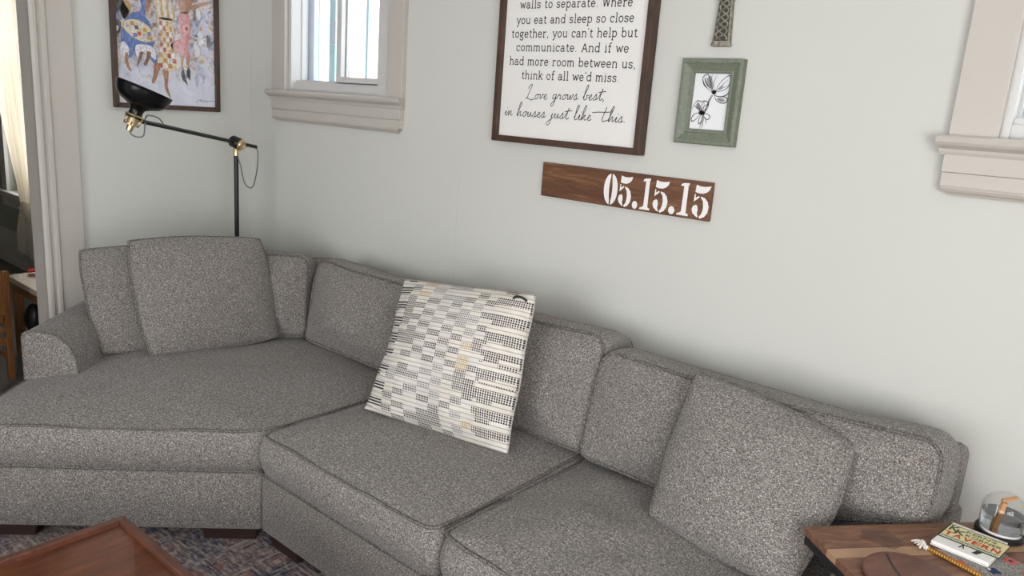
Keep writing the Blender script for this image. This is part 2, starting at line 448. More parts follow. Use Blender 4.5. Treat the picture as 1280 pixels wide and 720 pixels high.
# ------------------------------------------------------------------ sofa
def cushion(outline, h, crown, centre, M, name, parent, edge=.018, bulge=.012, wr=.006, seed=0, deform=None, step=.045, pipe=True, rings=9, crown_p=2.2):
    """box cushion: outline (CCW, local xy), height h along local z, domed top; piping along both edges"""
    out = densify(outline, step); n = len(out); c = Vector(centre)
    R = []
    R.append([(p, -.0) for p in [c + (q-c)*.5 for q in inset_pts(out, edge)]])
    R.append([(p, 0.0) for p in inset_pts(out, edge)])
    R.append([(p, edge*.35) for p in inset_pts(out, edge*.35)])
    for k in range(5):
        t = k/4; bl = bulge*math.sin(math.pi*t)
        R.append([(p, edge + (h-2*edge)*t) for p in inset_pts(out, -bl)])
    R.append([(p, h-edge*.35) for p in inset_pts(out, edge*.30)])
    top = inset_pts(out, edge); R.append([(p, h) for p in top])
    for k in range(1, rings+1):
        s = 1 - k/(rings+.6); hh = h + crown*(1 - s**crown_p)
        R.append([(c + (q-c)*s, hh) for q in top])
    vs = []; bmf = []
    off = Vector((seed*3.1, seed*1.7, seed*.9))
    def place(p, z, top_w):
        q = Vector((p.x, p.y, z))
        if deform: q = deform(q)
        w = noise.noise(Vector((q.x*4.2, q.y*4.2, q.z*3))+off)*wr + noise.noise(Vector((q.x*11, q.y*11, q.z*5))+off)*wr*.45
        if top_w: q.z += w*1.6
        else: q.x += w*.7; q.y += w*.7
        return M @ q
    for ri, ring in enumerate(R):
        for p, z in ring: vs.append(place(p, z, ri >= 9))
    fs = []
    for i in range(len(R)-1):
        for j in range(n): fs.append([i*n+j, i*n+(j+1) % n, (i+1)*n+(j+1) % n, (i+1)*n+j])
    fs.append([j for j in range(n)][::-1]); fs.append([(len(R)-1)*n+j for j in range(n)])
    b = MB(); b.add(vs, fs); o = b.build(name, 'tweed', parent, smooth=True)
    if pipe:
        t = MB()
        t.tube([place(p, h-.003, True) for p in inset_pts(out, edge*.55)], .0052, 6, True)
        t.tube([place(p, .004, False) for p in inset_pts(out, edge*.4)], .0052, 6, True)
        t.build('piping', 'piping', o, smooth=True)
    return o
V = lambda *a: Vector(a)
FY, BY = -1.055, -.065
sofa = thing('sectional_sofa', 'grey tweed sectional sofa with an angled chaise end, along the wall under the signs', 'sofa', (2.0, -.6, 0))
def slab(name, poly, z0, z1, rad, parent=sofa, top_pipe=True):
    out = densify(round_poly([V(*p) for p in poly], rad), .08); n = len(out)
    R = [(inset_pts(out, .012), z0), (out, z0+.012), (out, (z0+z1)/2), (out, z1-.01), (inset_pts(out, .01), z1)]
    vs = [(p.x, p.y, z) for r, z in R for p in r]
    fs = [[i*n+j, i*n+(j+1) % n, (i+1)*n+(j+1) % n, (i+1)*n+j] for i in range(4) for j in range(n)]
    fs += [[j for j in range(n)][::-1], [4*n+j for j in range(n)]]
    b = MB(); b.add(vs, fs); o = b.build(name, 'tweed', parent, smooth=True, auto=50)
    if top_pipe:
        t = MB(); t.tube([(p.x, p.y, z1+.002) for p in inset_pts(out, -.002)], .0055, 6, True); t.build('piping', 'piping', o, smooth=True)
    return o
JX = 1.795
bend = (.92, BY)
wedge = [(JX-.004, FY), (JX-.004, BY), bend, UV(.70, -.45), UV(2.015, -.45)]
slab('base', wedge, .068, .295, [.012, .01, .03, .03, .06])
slab('base', [(JX+.004, FY), (3.535, FY), (3.535, -.69), (3.73, -.69), (3.73, BY), (JX+.004, BY)], .068, .295, [.012, .03, .01, .02, .02, .01])
# seat cushions
I4 = Matrix.Identity(4)
def T(z): return Matrix.Translation((0, 0, z))
cu = round_poly([V(JX-.003, FY-.004), V(JX-.003, -.22), V(1.05, -.22), V(*UV(.86, -.455)), V(*UV(2.02, -.47))], [.05, .03, .05, .04, .16], 7)
cushion(cu, .145, .040, UV(1.5, .06), T(.297), 'seat_cushion', sofa, seed=1, bulge=.010, wr=.006)
def rect(x0, x1, y0, y1): return [V(x0, y0), V(x1, y0), V(x1, y1), V(x0, y1)]
cushion(round_poly(rect(JX+.004, 2.657, FY-.012, -.215), [.055,.055,.03,.03], 7), .148, .034, (2.23, -.66), T(.297), 'seat_cushion', sofa, seed=2, bulge=.014)
cushion(round_poly(rect(2.664, 3.535, FY-.012, -.215), [.07,.055,.03,.03], 7), .148, .034, (3.09, -.66), T(.297), 'seat_cushion', sofa, seed=3, bulge=.014, wr=.013)
# back frame: straight run and angled run in one shell
b = MB()
def back_run(poly, z1):
    out = densify(round_poly([V(*p) for p in poly], .03, 5), .08); n = len(out)
    R = [(out, .06), (out, z1-.03), (inset_pts(out, .008), z1-.010), (inset_pts(out, .026), z1)]
    vs = [(p.x, p.y, z) for r, z in R for p in r]
    fs = [[i*n+j, i*n+(j+1) % n, (i+1)*n+(j+1) % n, (i+1)*n+j] for i in range(3) for j in range(n)] + [[3*n+j for j in range(n)], list(range(n))[::-1]]
    return vs, fs
o = MB(); o.add(*back_run([bend, (3.725, BY), (3.725, BY-.13), (.92+.05, BY-.13)][::-1], .785)); o.build('back_frame', 'tweed', sofa, smooth=True, auto=50)
o = MB(); o.add(*back_run([bend, (.98, BY-.10), UV(.83, -.45), UV(.70, -.45)][::-1], .80)); o.build('back_frame', 'tweed', sofa, smooth=True, auto=50)
# arms: low, flat outer side, rounded inner side
def arm(fn, l0, l1, name='arm'):
    prof = round_poly([V(0, .06), V(.205, .06), V(.205, .455), V(.196, .530), V(.168, .588), V(.118, .624), V(.055, .636), V(0, .628)], [0, 0, .03, .035, .035, .04, .03, .03], 4)
    n = len(prof); c = sum((p for p in prof), Vector((0, 0)))/n; vs = []
    secs = [(l0, 1), (l1-.014, 1), (l1-.004, .992), (l1, .965)]
    for l, s in secs: vs += [fn(c + (p-c)*s, l) for p in prof]
    fs = [[i*n+j, i*n+(j+1) % n, (i+1)*n+(j+1) % n, (i+1)*n+j] for i in range(3) for j in range(n)] + [list(range(n))[::-1], [3*n+j for j in range(n)]]
    b = MB(); b.add(vs, fs); o = b.build(name, 'tweed', sofa, smooth=True, auto=60)
    t = MB(); t.tube([fn(c+(p-c)*.985, l1-.003) for p in prof], .005, 6, True); t.build('piping', 'piping', o, smooth=True)
    return o
arm(lambda p, l: (*UV(l, -.465+p.x), p.y), .76, 1.585)
arm(lambda p, l: (3.735-p.x, -l, p.y*.962), .075, .70)
# back cushions (local x along the back, local y up, local z towards the room)
def back_cushion(x0, y0, z0, w, h, lean, yaw=0, t=.20, seed=0, outline=None, deform=None, crown=.055):
    M = Matrix.Translation((x0, y0, z0)) @ Matrix.Rotation(yaw, 4, 'Z') @ Matrix.Rotation(math.radians(90-lean), 4, 'X') @ Matrix.Translation((0, 0, -t))
    ol = outline or round_poly([V(0, 0), V(w, 0), V(w, h), V(0, h)], [.05, .05, .075, .075], 6)
    return cushion(ol, t, crown, (w/2, h*.45), M, 'back_cushion', sofa, edge=.022, bulge=.014, wr=.010, seed=seed, deform=deform, step=.04)
def sag(w, amt, lean_l=0.0):
    def f(q):
        s = q.x/w; k = max(0, q.y)/.42
        q = q.copy(); q.y -= amt*math.sin(math.pi*min(1, max(0, s)))*k*k
        return q
    return f
back_cushion(UV(1.0, .0)[0], UV(1.0, .0)[1], .47, .50, .395, 13, math.radians(45), seed=4, t=.19)
back_cushion(1.065, -.385, .47, .735, .40, 13, seed=5, deform=sag(.735, .012))
back_cushion(1.815, -.405, .47, .872, .425, 13, seed=6, deform=sag(.872, .02))
ol = round_poly([V(0, 0), V(.70, .0), V(.80, .10), V(1.035, .175), V(1.035, .405), V(0, .385)], [.05, .06, .05, .07, .08, .08], 6)
back_cushion(2.675, -.43, .475, 1.035, .40, 14, seed=9, outline=ol, deform=sag(1.035, .022), t=.235)
# feet
def foot(name_parts):
    pass
def foot_box(cx, cy, sx, sy, rz):
    M = Matrix.Translation((cx, cy, 0)) @ Matrix.Rotation(rz, 4, 'Z')
    b = MB(); bm = bmesh.new(); bmesh.ops.create_cube(bm, size=1)
    for v in bm.verts:
        k = 1.0 if v.co.z > 0 else .9
        v.co = Vector((v.co.x*sx*k, v.co.y*sy*k, .0075 if v.co.z < 0 else .070))
    bmesh.ops.bevel(bm, geom=bm.edges[:], offset=.003, segments=1, affect='EDGES')
    b.bm(bm, 0, M); b.build('foot', 'dark_foot', sofa)
q = UV(1.93, .405); foot_box(q[0], q[1], .20, .09, math.radians(45))
q = UV(1.93, -.345); foot_box(q[0], q[1], .19, .09, math.radians(45))
q = UV(.80, -.30); foot_box(q[0], q[1], .12, .09, math.radians(45))
foot_box(1.895, -.985, .17, .09, 0); foot_box(3.43, -.985, .16, .09, 0); foot_box(3.6, -.15, .12, .09, 0); foot_box(1.9, -.15, .12, .09, 0)

# ------------------------------------------------------------------ loose cushions
def pillow(name, label, group, BL, BR, TR, TL, tf, tb, mat, pinch=.0, cornr=.22, ear=0.0, n=26, seed=0, wr=.008, pipe=True, cat='cushion', pw=.55):
    BL, BR, TR, TL = map(Vector, (BL, BR, TR, TL)); ctr = (BL+BR+TR+TL)/4
    nrm = ((BR-BL)+(TR-TL)).cross((TL-BL)+(TR-BR)).normalized()
    root = thing(name, label, cat, (ctr.x, ctr.y, min(BL.z, BR.z)), 0, group)
    off = Vector((seed*2.3, seed, -seed))
    def P(s, t, side):
        k = cornr
        x = s*math.sqrt(max(0, 1 - k*t*t*s*s*.5)) * (1 - (pinch if s < 0 else 0)*(1-t*t)); y = t*math.sqrt(max(0, 1 - k*s*s*t*t*.5))
        a = (x+1)/2; c = (y+1)/2
        p = BL*(1-a)*(1-c) + BR*a*(1-c) + TL*(1-a)*c + TR*a*c
        th = max(0, (1-s**4)*(1-t**4))**pw * (.62 + .38*(1-s*s)*(1-t*t))
        w = noise.noise(Vector((x*2.2, y*2.2, side))+off)*wr + noise.noise(Vector((x*6, y*6, side*2))+off)*wr*.4
        e = min(1, 4*(1-max(abs(s), abs(t))))
        # seam waver
        q = p + nrm*(side*(tf if side > 0 else tb)*th + w*e)
        q += nrm*.004*math.sin(7*(s+t)+seed)*(1-e)
        return q
    vs = []; idx = {}; uvs = []
    b = MB(); fs = []
    G = [-1 + 2*i/n for i in range(n+1)]
    G = [math.copysign(1-(1-abs(g))**1.35, g) for g in G]
    for side in (1, -1):
        for i in range(n+1):
            for j in range(n+1):
                edge = i in (0, n) or j in (0, n)
                if side < 0 and edge: idx[(side, i, j)] = idx[(1, i, j)]; continue
                idx[(side, i, j)] = len(vs); vs.append(P(G[i], G[j], side)); uvs.append(((G[i]+1)/2, (G[j]+1)/2))
        for i in range(n):
            for j in range(n):
                q = [idx[(side, i, j)], idx[(side, i+1, j)], idx[(side, i+1, j+1)], idx[(side, i, j+1)]]
                fs.append(q if side > 0 else q[::-1])
    b.add(vs, fs); o = b.build('cover', mat, root, smooth=True)
    ul = o.data.uv_layers.new(name='weave')
    for lp in o.data.loops: ul.data[lp.index].uv = uvs[lp.vertex_index]
    if pipe:
        ring = [P(G[i], -1, 1) for i in range(n)] + [P(1, G[j], 1) for j in range(n)] + [P(G[n-i], 1, 1) for i in range(n)] + [P(-1, G[n-j], 1) for j in range(n)]
        t = MB(); t.tube(ring, .0058, 6, True); t.build('piping', 'piping', root, smooth=True)
    return root
pillow('throw_cushion', 'square grey tweed cushion at the left, half hidden behind another and leaning on the arm', 'loose grey tweed cushions',
       (.815, -1.18, .475), (.87, -.66, .475), (.70, -.66, .885), (.525, -1.148, .885), .055, .06, 'tweed', seed=1, cornr=.30)
pillow('throw_cushion', 'big square grey tweed cushion on the angled seat, in front of another grey one', 'loose grey tweed cushions',
       (.935, -1.045, .470), (1.01, -.455, .470), (.87, -.463, .935), (.70, -1.02, .945), .085, .045, 'tweed', seed=2, cornr=.26)
pillow('throw_cushion', 'grey tweed cushion slumped against the back at the right end of the sofa', 'loose grey tweed cushions',
       (3.04, -.60, .475), (3.49, -.66, .475), (3.53, -.37, .80), (3.035, -.385, .888), .085, .05, 'tweed', seed=3, cornr=.28)

# woven pattern of the pale cushion
def mat_weave():
    m = new_mat('woven_cotton', (.75,.72,.66), .9, spec=.15); g = NT(m)
    uvn = g.n('ShaderNodeUVMap'); uvn.uv_map = 'weave'
    sp = g.n('ShaderNodeSeparateXYZ'); g.l(uvn.outputs['UV'], sp.inputs[0]); u, v = sp.outputs[0], sp.outputs[1]
    NC, NR = 12.0, 23.0
    un = g.math('ADD', u, g.math('MULTIPLY', g.math('SINE', g.math('MULTIPLY', u, 9.0)), .02))
    col = g.math('FLOOR', g.math('MULTIPLY', un, NC)); row = g.math('FLOOR', g.math('MULTIPLY', v, NR))
    def rnd(x, y, k):
        cb = g.n('ShaderNodeCombineXYZ')
        for i, q in enumerate((x, y, k)):
            if isinstance(q, (int, float)): cb.inputs[i].default_value = q
            else: g.l(q, cb.inputs[i])
        w = g.n('ShaderNodeTexWhiteNoise', _noise_dimensions='3D'); g.l(cb.outputs[0], w.inputs['Vector']); return w.outputs['Value']
    par = g.math('MODULO', g.math('ADD', col, row), 2.0)
    r1 = rnd(col, row, 1.3); r2 = rnd(col, g.math('FLOOR', g.math('MULTIPLY', row, .2)), 5.1); rc = rnd(col, 3.0, 9.7)
    # outer columns carry wide dark blocks on every other band, inner ones a checker
    outer = g.math('MAXIMUM', g.math('LESS_THAN', u, .155), g.math('GREATER_THAN', u, .80))
    band = g.math('GREATER_THAN', g.math('ADD', g.math('FRACT', g.math('MULTIPLY', v, 8.5)), g.math('MULTIPLY', g.math('SUBTRACT', r1, .5), .5)), .46)
    inner = g.math('GREATER_THAN', g.math('ADD', g.math('MULTIPLY', par, .60), r1), .82)
    one = g.math('ADD', g.math('MULTIPLY', outer, band), g.math('MULTIPLY', g.math('SUBTRACT', 1.0, outer), inner))
    fu = g.math('FRACT', g.math('MULTIPLY', u, 84.0)); fv = g.math('FRACT', g.math('MULTIPLY', v, 69.0))
    dash = g.math('MULTIPLY', g.math('LESS_THAN', fu, .58), g.math('LESS_THAN', fv, .76))
    lines = g.math('LESS_THAN', g.math('FRACT', g.math('MULTIPLY', v, 51.0)), .5)
    left = g.math('LESS_THAN', u, .155)
    st = g.mix(left, dash, lines)
    amt = g.math('MULTIPLY', one, st)
    dsel = g.math('MULTIPLY', r2, g.math('SUBTRACT', 1.0, outer))
    dark = g.ramp(dsel, [(0, (.022,.020,.026)), (.50, (.07,.065,.075)), (.66, (.22,.21,.23)), (.88, (.42,.31,.12))], 'CONSTANT')
    base = g.ramp(g.noise(None, 9, 2), [(.3,(.60,.555,.49)), (.7,(.70,.66,.61))])
    # ribbed rows everywhere
    thin = g.math('MULTIPLY', g.math('LESS_THAN', g.math('FRACT', g.math('MULTIPLY', v, 34.5)), .24), .60)
    b0 = g.mix(thin, base, (.22,.20,.19))
    gr = g.math('MULTIPLY', g.math('MULTIPLY', g.math('GREATER_THAN', rc, .62), g.math('SUBTRACT', 1.0, par)), .30)
    b1 = g.mix(gr, b0, (.50,.49,.51))
    g.base(g.mix(amt, b1, dark))
    g.bump(g.math('ADD', fv, g.math('MULTIPLY', fu, .5)), .35, .002)
mat_weave()
pc = pillow('patterned_cushion', 'cream woven cushion with black, grey and gold stitching, on the middle seat', None,
       (1.905, -.70, .472), (2.510, -.585, .472), (2.462, -.435, .990), (1.81, -.44, .915), .10, .055, 'woven_cotton', pinch=.10, cornr=.0, seed=5, wr=.012, pipe=False, pw=.62)
b = MB(); b.tube(catmull([V(2.385,-.462,.957), V(2.40,-.470,.972), V(2.425,-.468,.976), V(2.445,-.462,.966)], 5), .0045, 6); b.build('zip_end', 'ink', pc, smooth=True)

# ------------------------------------------------------------------ rug
def mat_rug():
    m = new_mat('rug_pile', (.2,.18,.18), 1.0, spec=.05); g = NT(m); v = g.coord()
    sp = g.n('ShaderNodeSeparateXYZ'); g.l(v, sp.inputs[0]); x, y = sp.outputs[0], sp.outputs[1]
    base = g.ramp(g.noise(v, 6, 5, .65, .8), [(.34,(.045,.055,.095)), (.44,(.11,.115,.15)), (.54,(.22,.16,.145)), (.66,(.34,.29,.26))])
    fine = g.ramp(g.noise(g.coord('Object', (1, 2.4, 1)), 38, 3, .6), [(.38,(.03,.035,.06)), (.5,(.15,.13,.135)), (.62,(.46,.40,.36))])
    c = g.mix(.5, base, fine)
    # medallion blocks with pale outlines, worn away in places
    worn = g.ramp(g.noise(v, 13, 3), [(.40,(0,0,0)), (.60,(1,1,1))])
    vo = g.n('ShaderNodeTexVoronoi', Scale=9.0, _distance='CHEBYCHEV', _feature='F1', Randomness=.35); g.l(v, vo.inputs['Vector'])
    for r0, w0, cc in ((.40, .035, (.36,.31,.28)), (.30, .02, (.03,.035,.06)), (.16, .05, (.27,.13,.11)), (.06, .05, (.40,.36,.32))):
        k = g.math('LESS_THAN', g.math('ABSOLUTE', g.math('SUBTRACT', vo.outputs['Distance'], r0)), w0)
        c = g.mix(g.math('MULTIPLY', g.math('MULTIPLY', k, worn), .75), c, cc)
    def stripes(q, k, lo, w):
        f = g.math('FRACT', g.math('MULTIPLY', q, k)); return g.math('LESS_THAN', g.math('ABSOLUTE', g.math('SUBTRACT', f, lo)), w)
    for q, k, lo, w0, cc, st in ((y, 3.0, .5, .022, (.36,.31,.28), .6), (y, 3.0, .60, .012, (.03,.035,.055), .6), (x, 2.4, .36, .018, (.36,.30,.27), .5), (x, 2.4, .44, .010, (.04,.04,.06), .5)):
        c = g.mix(g.math('MULTIPLY', g.math('MULTIPLY', stripes(q, k, lo, w0), worn), st), c, cc)
    g.base(c); g.bump(g.noise(v, 400, 2), .6, .003)
mat_rug()
b = MB(); b.box(.75, 3.25, -3.6, -.62, 0, .0068, bevel=.003)
rug = thing('area_rug', 'faded blue, rust and taupe patterned rug under the sofa front and coffee table', 'rug', (2.0, -2.1, 0))
b.build('pile', 'rug_pile', rug)
b = MB()
for i in range(150):
    x = .755 + i*2.49/149
    for yy, s in ((-3.6, -1), (-.62, 1)): b.tube([(x, yy, .005), (x+.004*math.sin(i*5), yy+s*.03, .003)], .002, 4)
tag(b.build('fringe', 'curtain_cloth', rug), kind='stuff')

# ------------------------------------------------------------------ coffee table
CX, CY, CZ = 2.03, -1.61, .45
ct = thing('coffee_table', 'reddish wood coffee table with a glass-covered top, in the near left corner', 'coffee table', (CX+.5, CY-.3, .007))
x0, x1, y1, y0 = CX, CX+1.0, CY, CY-.6
b = MB()
r = .021
for pts in (((x0,y0),(x0,y1),(x0+r,y1-r),(x0+r,y0+r)), ((x0,y1),(x1,y1),(x1-r,y1-r),(x0+r,y1-r)), ((x1,y1),(x1,y0),(x1-r,y0+r),(x1-r,y1-r)), ((x1,y0),(x0,y0),(x0+r,y0+r),(x1-r,y0+r))):
    b.prism(pts, lambda p: (p[0], p[1], CZ-.045), lambda p: (p[0], p[1], CZ))
o = b.build('top_frame', 'cherry', ct)
mb = o.modifiers.new('bevel', 'BEVEL'); mb.width = .0022; mb.segments = 2; mb.limit_method = 'ANGLE'
MB().box(x0+r, x1-r, y0+r, y1-r, CZ-.030, CZ-.016).build('top_panel', 'cherry_panel', ct)
g_ = MB(); g_.box(x0+r+.0055, x1-r-.0055, y0+r+.0055, y1-r-.0055, CZ-.0155, CZ-.0105); g_.build('glass_top', 'table_glass', ct)
MB().box(x0+.05, x1-.05, y1-.075, y1-.055, CZ-.13, CZ-.0455).box(x0+.05, x1-.05, y0+.055, y0+.075, CZ-.13, CZ-.0455)\
    .box(x0+.05, x0+.07, y0+.075, y1-.075, CZ-.13, CZ-.0455).box(x1-.07, x1-.05, y0+.075, y1-.075, CZ-.13, CZ-.0455).build('apron', 'cherry', ct)
for ax in (x0+.085, x1-.085):
    for ay in (y0+.09, y1-.09):
        b = MB(); bm = bmesh.new(); bmesh.ops.create_cube(bm, size=1)
        for v in bm.verts:
            k = .05 if v.co.z > 0 else .032
            v.co = Vector((ax+v.co.x*k, ay+v.co.y*k, CZ-.046 if v.co.z > 0 else .0071))
        bmesh.ops.bevel(bm, geom=bm.edges[:], offset=.003, segments=1, affect='EDGES'); b.bm(bm); b.build('leg', 'cherry', ct)

# ------------------------------------------------------------------ side table
TZ = .66
ta = math.radians(49.8)
st = thing('side_table', 'planked wood side table with black metal legs at the right end of the sofa', 'side table', (3.485, -.642, 0), ta)
TL_, TW_ = .525, .50      # local x along the back edge, local -y towards the room
Mst = Matrix.Translation(st.location) @ Matrix.Rotation(ta, 4, 'Z')
def TP(x, y, z): return Mst @ Vector((x, y, z))
m = new_mat('acacia_planks', (.2,.1,.06), .42); g = NT(m); v = g.coord('Object')
sp = g.n('ShaderNodeSeparateXYZ'); g.l(v, sp.inputs[0])
n = g.noise(g.coord('Object', (2.0, 14, 14)), 4.0, 5, .6, .8)
c = g.ramp(n, [(.3,(.085,.036,.020)), (.5,(.175,.082,.046)), (.7,(.30,.16,.090))])
yy = sp.outputs[1]
pale = g.math('MULTIPLY', g.math('GREATER_THAN', yy, -.135), g.math('LESS_THAN', yy, -.098))
c = g.mix(g.math('MULTIPLY', pale, .75), c, (.46,.28,.165))
low = g.math('LESS_THAN', yy, -.135)
c = g.mix(g.math('MULTIPLY', low, .35), c, (.15,.062,.042))
# old dark water mark
wob = g.math('MULTIPLY', g.math('SUBTRACT', g.noise(v, 22, 3), .5), .085)
dx = g.math('MULTIPLY', g.math('SUBTRACT', sp.outputs[0], .165), .75); dy = g.math('SUBTRACT', yy, -.062)
dd = g.math('ADD', g.math('SQRT', g.math('ADD', g.math('MULTIPLY', dx, dx), g.math('MULTIPLY', dy, dy))), wob)
c = g.mix(g.math('MULTIPLY', g.math('LESS_THAN', dd, .036), .55), c, (.075,.032,.028))
for yl in (-.097, -.136, -.29, -.40):
    c = g.mix(g.math('MULTIPLY', g.math('LESS_THAN', g.math('ABSOLUTE', g.math('SUBTRACT', yy, yl)), .0012), .7), c, (.06,.03,.02))
g.base(c)
b = MB(); b.box(0, TL_, -TW_, 0, TZ-.019, TZ, bevel=.002, M=Mst); b.build('tabletop', 'acacia_planks', st)
b = MB(); e = .022
for q in ((.004, TL_-.004, -.004-e, -.004), (.004, TL_-.004, -TW_+.004, -TW_+.004+e), (.004, .004+e, -TW_+.004+e, -.004-e), (TL_-.004-e, TL_-.004, -TW_+.004+e, -.004-e)):
    b.box(*q, TZ-.0425, TZ-.0195, M=Mst)
b.build('metal_rim', 'black_metal', st)
for xx in (.018, TL_-.018):
    for yt, yb in ((-.205, -.165), (-TW_+.10, -TW_+.03)):
        w = .010; vs = []
        for y_, z_ in ((yb, 0.0), (yt, TZ-.043)):
            for sx, sy in ((-1,-1),(1,-1),(1,1),(-1,1)): vs.append(TP(xx+sx*w, y_+sy*.016, z_))
        b = MB(); b.add(vs, [[0,1,2,3],[4,5,6,7]] + [[i,(i+1)%4,4+(i+1)%4,4+i] for i in range(4)]); b.build('leg', 'black_metal', st)

# things on the side table
TT = TZ + .0003
co = thing('round_coaster', 'round reddish wood coaster with a dark inlaid line, at the front of the side table', 'coaster', (3.735, -.705, TT), math.radians(-20))
Mc = Matrix.Translation(co.location) @ Matrix.Rotation(math.radians(-20), 4, 'Z')
b = MB(); b.lathe([(0,0),(.088,0),(.095,.004),(.097,.010),(.094,.0145),(.088,.016),(0,.016)], co.location, (0,0,1), 48); b.build('disc', 'coaster_wood', co, smooth=True, auto=40)
b = MB(); 
b.ribbon(catmull([V(3.671,-.652,0), V(3.690,-.688,0), V(3.717,-.726,0), V(3.757,-.780,0)], 6), .006, lambda p: (p.x, p.y, TT+.0163)); b.build('inlay', 'inlay_dark', co)
# embroidered mat with a yellow cord edge and a white tassel
def mat_mat():
    m = new_mat('embroidered_cloth', (.3,.29,.28), .95, spec=.1); g = NT(m); v = g.coord()
    c = g.ramp(g.noise(v, 380, 2), [(.35,(.12,.115,.115)), (.65,(.42,.40,.375))])
    g.base(c); g.bump(g.noise(v, 380, 2), .5, .002)
mat_mat()
new_mat('red_yarn', (.50,.10,.075), .9); new_mat('navy_yarn', (.018,.03,.11), .9); new_mat('orange_yarn', (.45,.14,.035), .9)
m = new_mat('gold_cord', (.55,.30,.03), .6); g = NT(m); wv = g.n('ShaderNodeTexWave', Scale=55.0, Distortion=1.5); g.l(g.coord(), wv.inputs['Vector'])
g.base(g.ramp(wv.outputs['Fac'], [(.2,(.22,.09,.012)), (.6,(.62,.36,.04))]))
new_mat('white_yarn', (.74,.70,.66), .9)
mA, mB_, mC, mD = V(3.733,-.528), V(3.842,-.566), V(3.960,-.455), V(3.842,-.405)
mt = thing('embroidered_mat', 'grey embroidered mat with red and navy flowers, a gold cord edge and white tassel', 'mat', (3.84, -.49, TT))
poly = [(p.x, p.y) for p in round_poly([mA, mB_, mC, mD], .01, 4)]
b = MB(); b.prism(poly, lambda p: (p[0], p[1], TT), lambda p: (p[0], p[1], TT+.0035)); b.build('cloth', 'embroidered_cloth', mt)
def flower(cx, cy, r, n, mat, name, dz=0.0):
    b = MB(); c = []
    for k in range(n*8):
        t = 2*math.pi*k/(n*8); rr = r*(.62+.38*abs(math.cos(t*n/2))); c.append((cx+rr*math.cos(t), cy+rr*math.sin(t)*.9))
    b.prism(c, lambda p: (p[0], p[1], TT+.0034), lambda p: (p[0], p[1], TT+.0046+dz)); return b.build(name, mat, mt)
flower(3.884, -.443, .017, 5, 'red_yarn', 'flower'); flower(3.884, -.443, .005, 4, 'navy_yarn', 'flower_heart', .0008)
flower(3.862, -.519, .015, 4, 'navy_yarn', 'flower'); flower(3.853, -.52, .004, 4, 'white_yarn', 'flower_heart', .0008)
flower(3.800, -.535, .009, 5, 'red_yarn', 'flower'); flower(3.92, -.475, .012, 5, 'orange_yarn', 'flower')
def twisted(path, r, name):
    P = [Vector(p) for p in path]; b = MB(); n = 60
    d = (P[-1]-P[0]).normalized(); s = d.cross(Vector((0,0,1))); L = (P[-1]-P[0]).length
    for ph in (0, math.pi):
        b.tube([P[0] + d*L*i/n + (s*math.cos(ph+i*L*520/n) + Vector((0,0,1))*math.sin(ph+i*L*520/n))*r*.55 for i in range(n+1)], r*.62, 6)
    return b.build(name, 'gold_cord', mt, smooth=True)
zc = TT+.0052
twisted([(3.728,-.5305,zc), (3.850,-.5715,zc)], .0036, 'cord_edge')
twisted([(3.852,-.5695,zc), (3.962,-.452,zc)], .0032, 'cord_edge')
b = MB(); b.tube([(3.735,-.5215,TT+.0046), (3.842,-.558,TT+.0046)], .0026, 6); b.build('red_stripe', 'orange_yarn', mt, smooth=True)
b = MB()
for i in range(16):
    a = math.radians(150 + 6.5*i + random.uniform(-5, 5)); L = random.uniform(.020, .034)
    p0 = Vector((3.727, -.530, TT+.006)); p1 = p0 + Vector((math.cos(a)*L*.5, math.sin(a)*L*.5+.006, .006+random.uniform(-.002,.003))); p2 = p0 + Vector((math.cos(a+.3)*L, math.sin(a+.3)*L+.010, random.uniform(-.002,.004)))
    b.tube(catmull([p0, p1, p2], 4), [.0022]*8+[.0016], 5)
b.lathe([(0,-.004),(.005,-.002),(.006,.002),(.003,.006),(0,.007)], (3.727,-.530,TT+.005), (1,-.3,0), 10)
b.build('tassel', 'white_yarn', mt, smooth=True)

# printed card box on the mat
new_mat('card_white', (.78,.765,.735), .55); new_mat('label_cream', (.74,.66,.36), .5); new_mat('label_green', (.03,.09,.035), .5)
new_mat('label_red', (.52,.04,.02), .5); new_mat('label_black', (.02,.02,.018), .5); new_mat('label_sage', (.42,.50,.36), .5)
cz = TT+.0072
c1, c2, c3, c4 = V(3.7515,-.368), V(3.868,-.377), V(3.850,-.515), V(3.731,-.505)
cd = thing('card_box', 'flat white card box with a cream printed label, in front of the glass dome', 'card box', (3.80, -.44, cz))
b = MB(); b.prism([(p.x, p.y) for p in (c1, c4, c3, c2)], lambda p: (p[0], p[1], cz), lambda p: (p[0], p[1], cz+.0085)); o = b.build('box', 'card_white', cd)
mb = o.modifiers.new('bevel', 'BEVEL'); mb.width = .0012; mb.segments = 2
b = MB(); b.prism([(p.x, p.y) for p in (c1+V(.001,.002), c4+V(-.001,-.001), c3+V(0,-.002), c2+V(.001,0))], lambda p: (p[0], p[1], cz-.0022), lambda p: (p[0], p[1], cz-.0004)); b.build('bottom_flap', 'card_white', cd)
LZ = cz+.0086
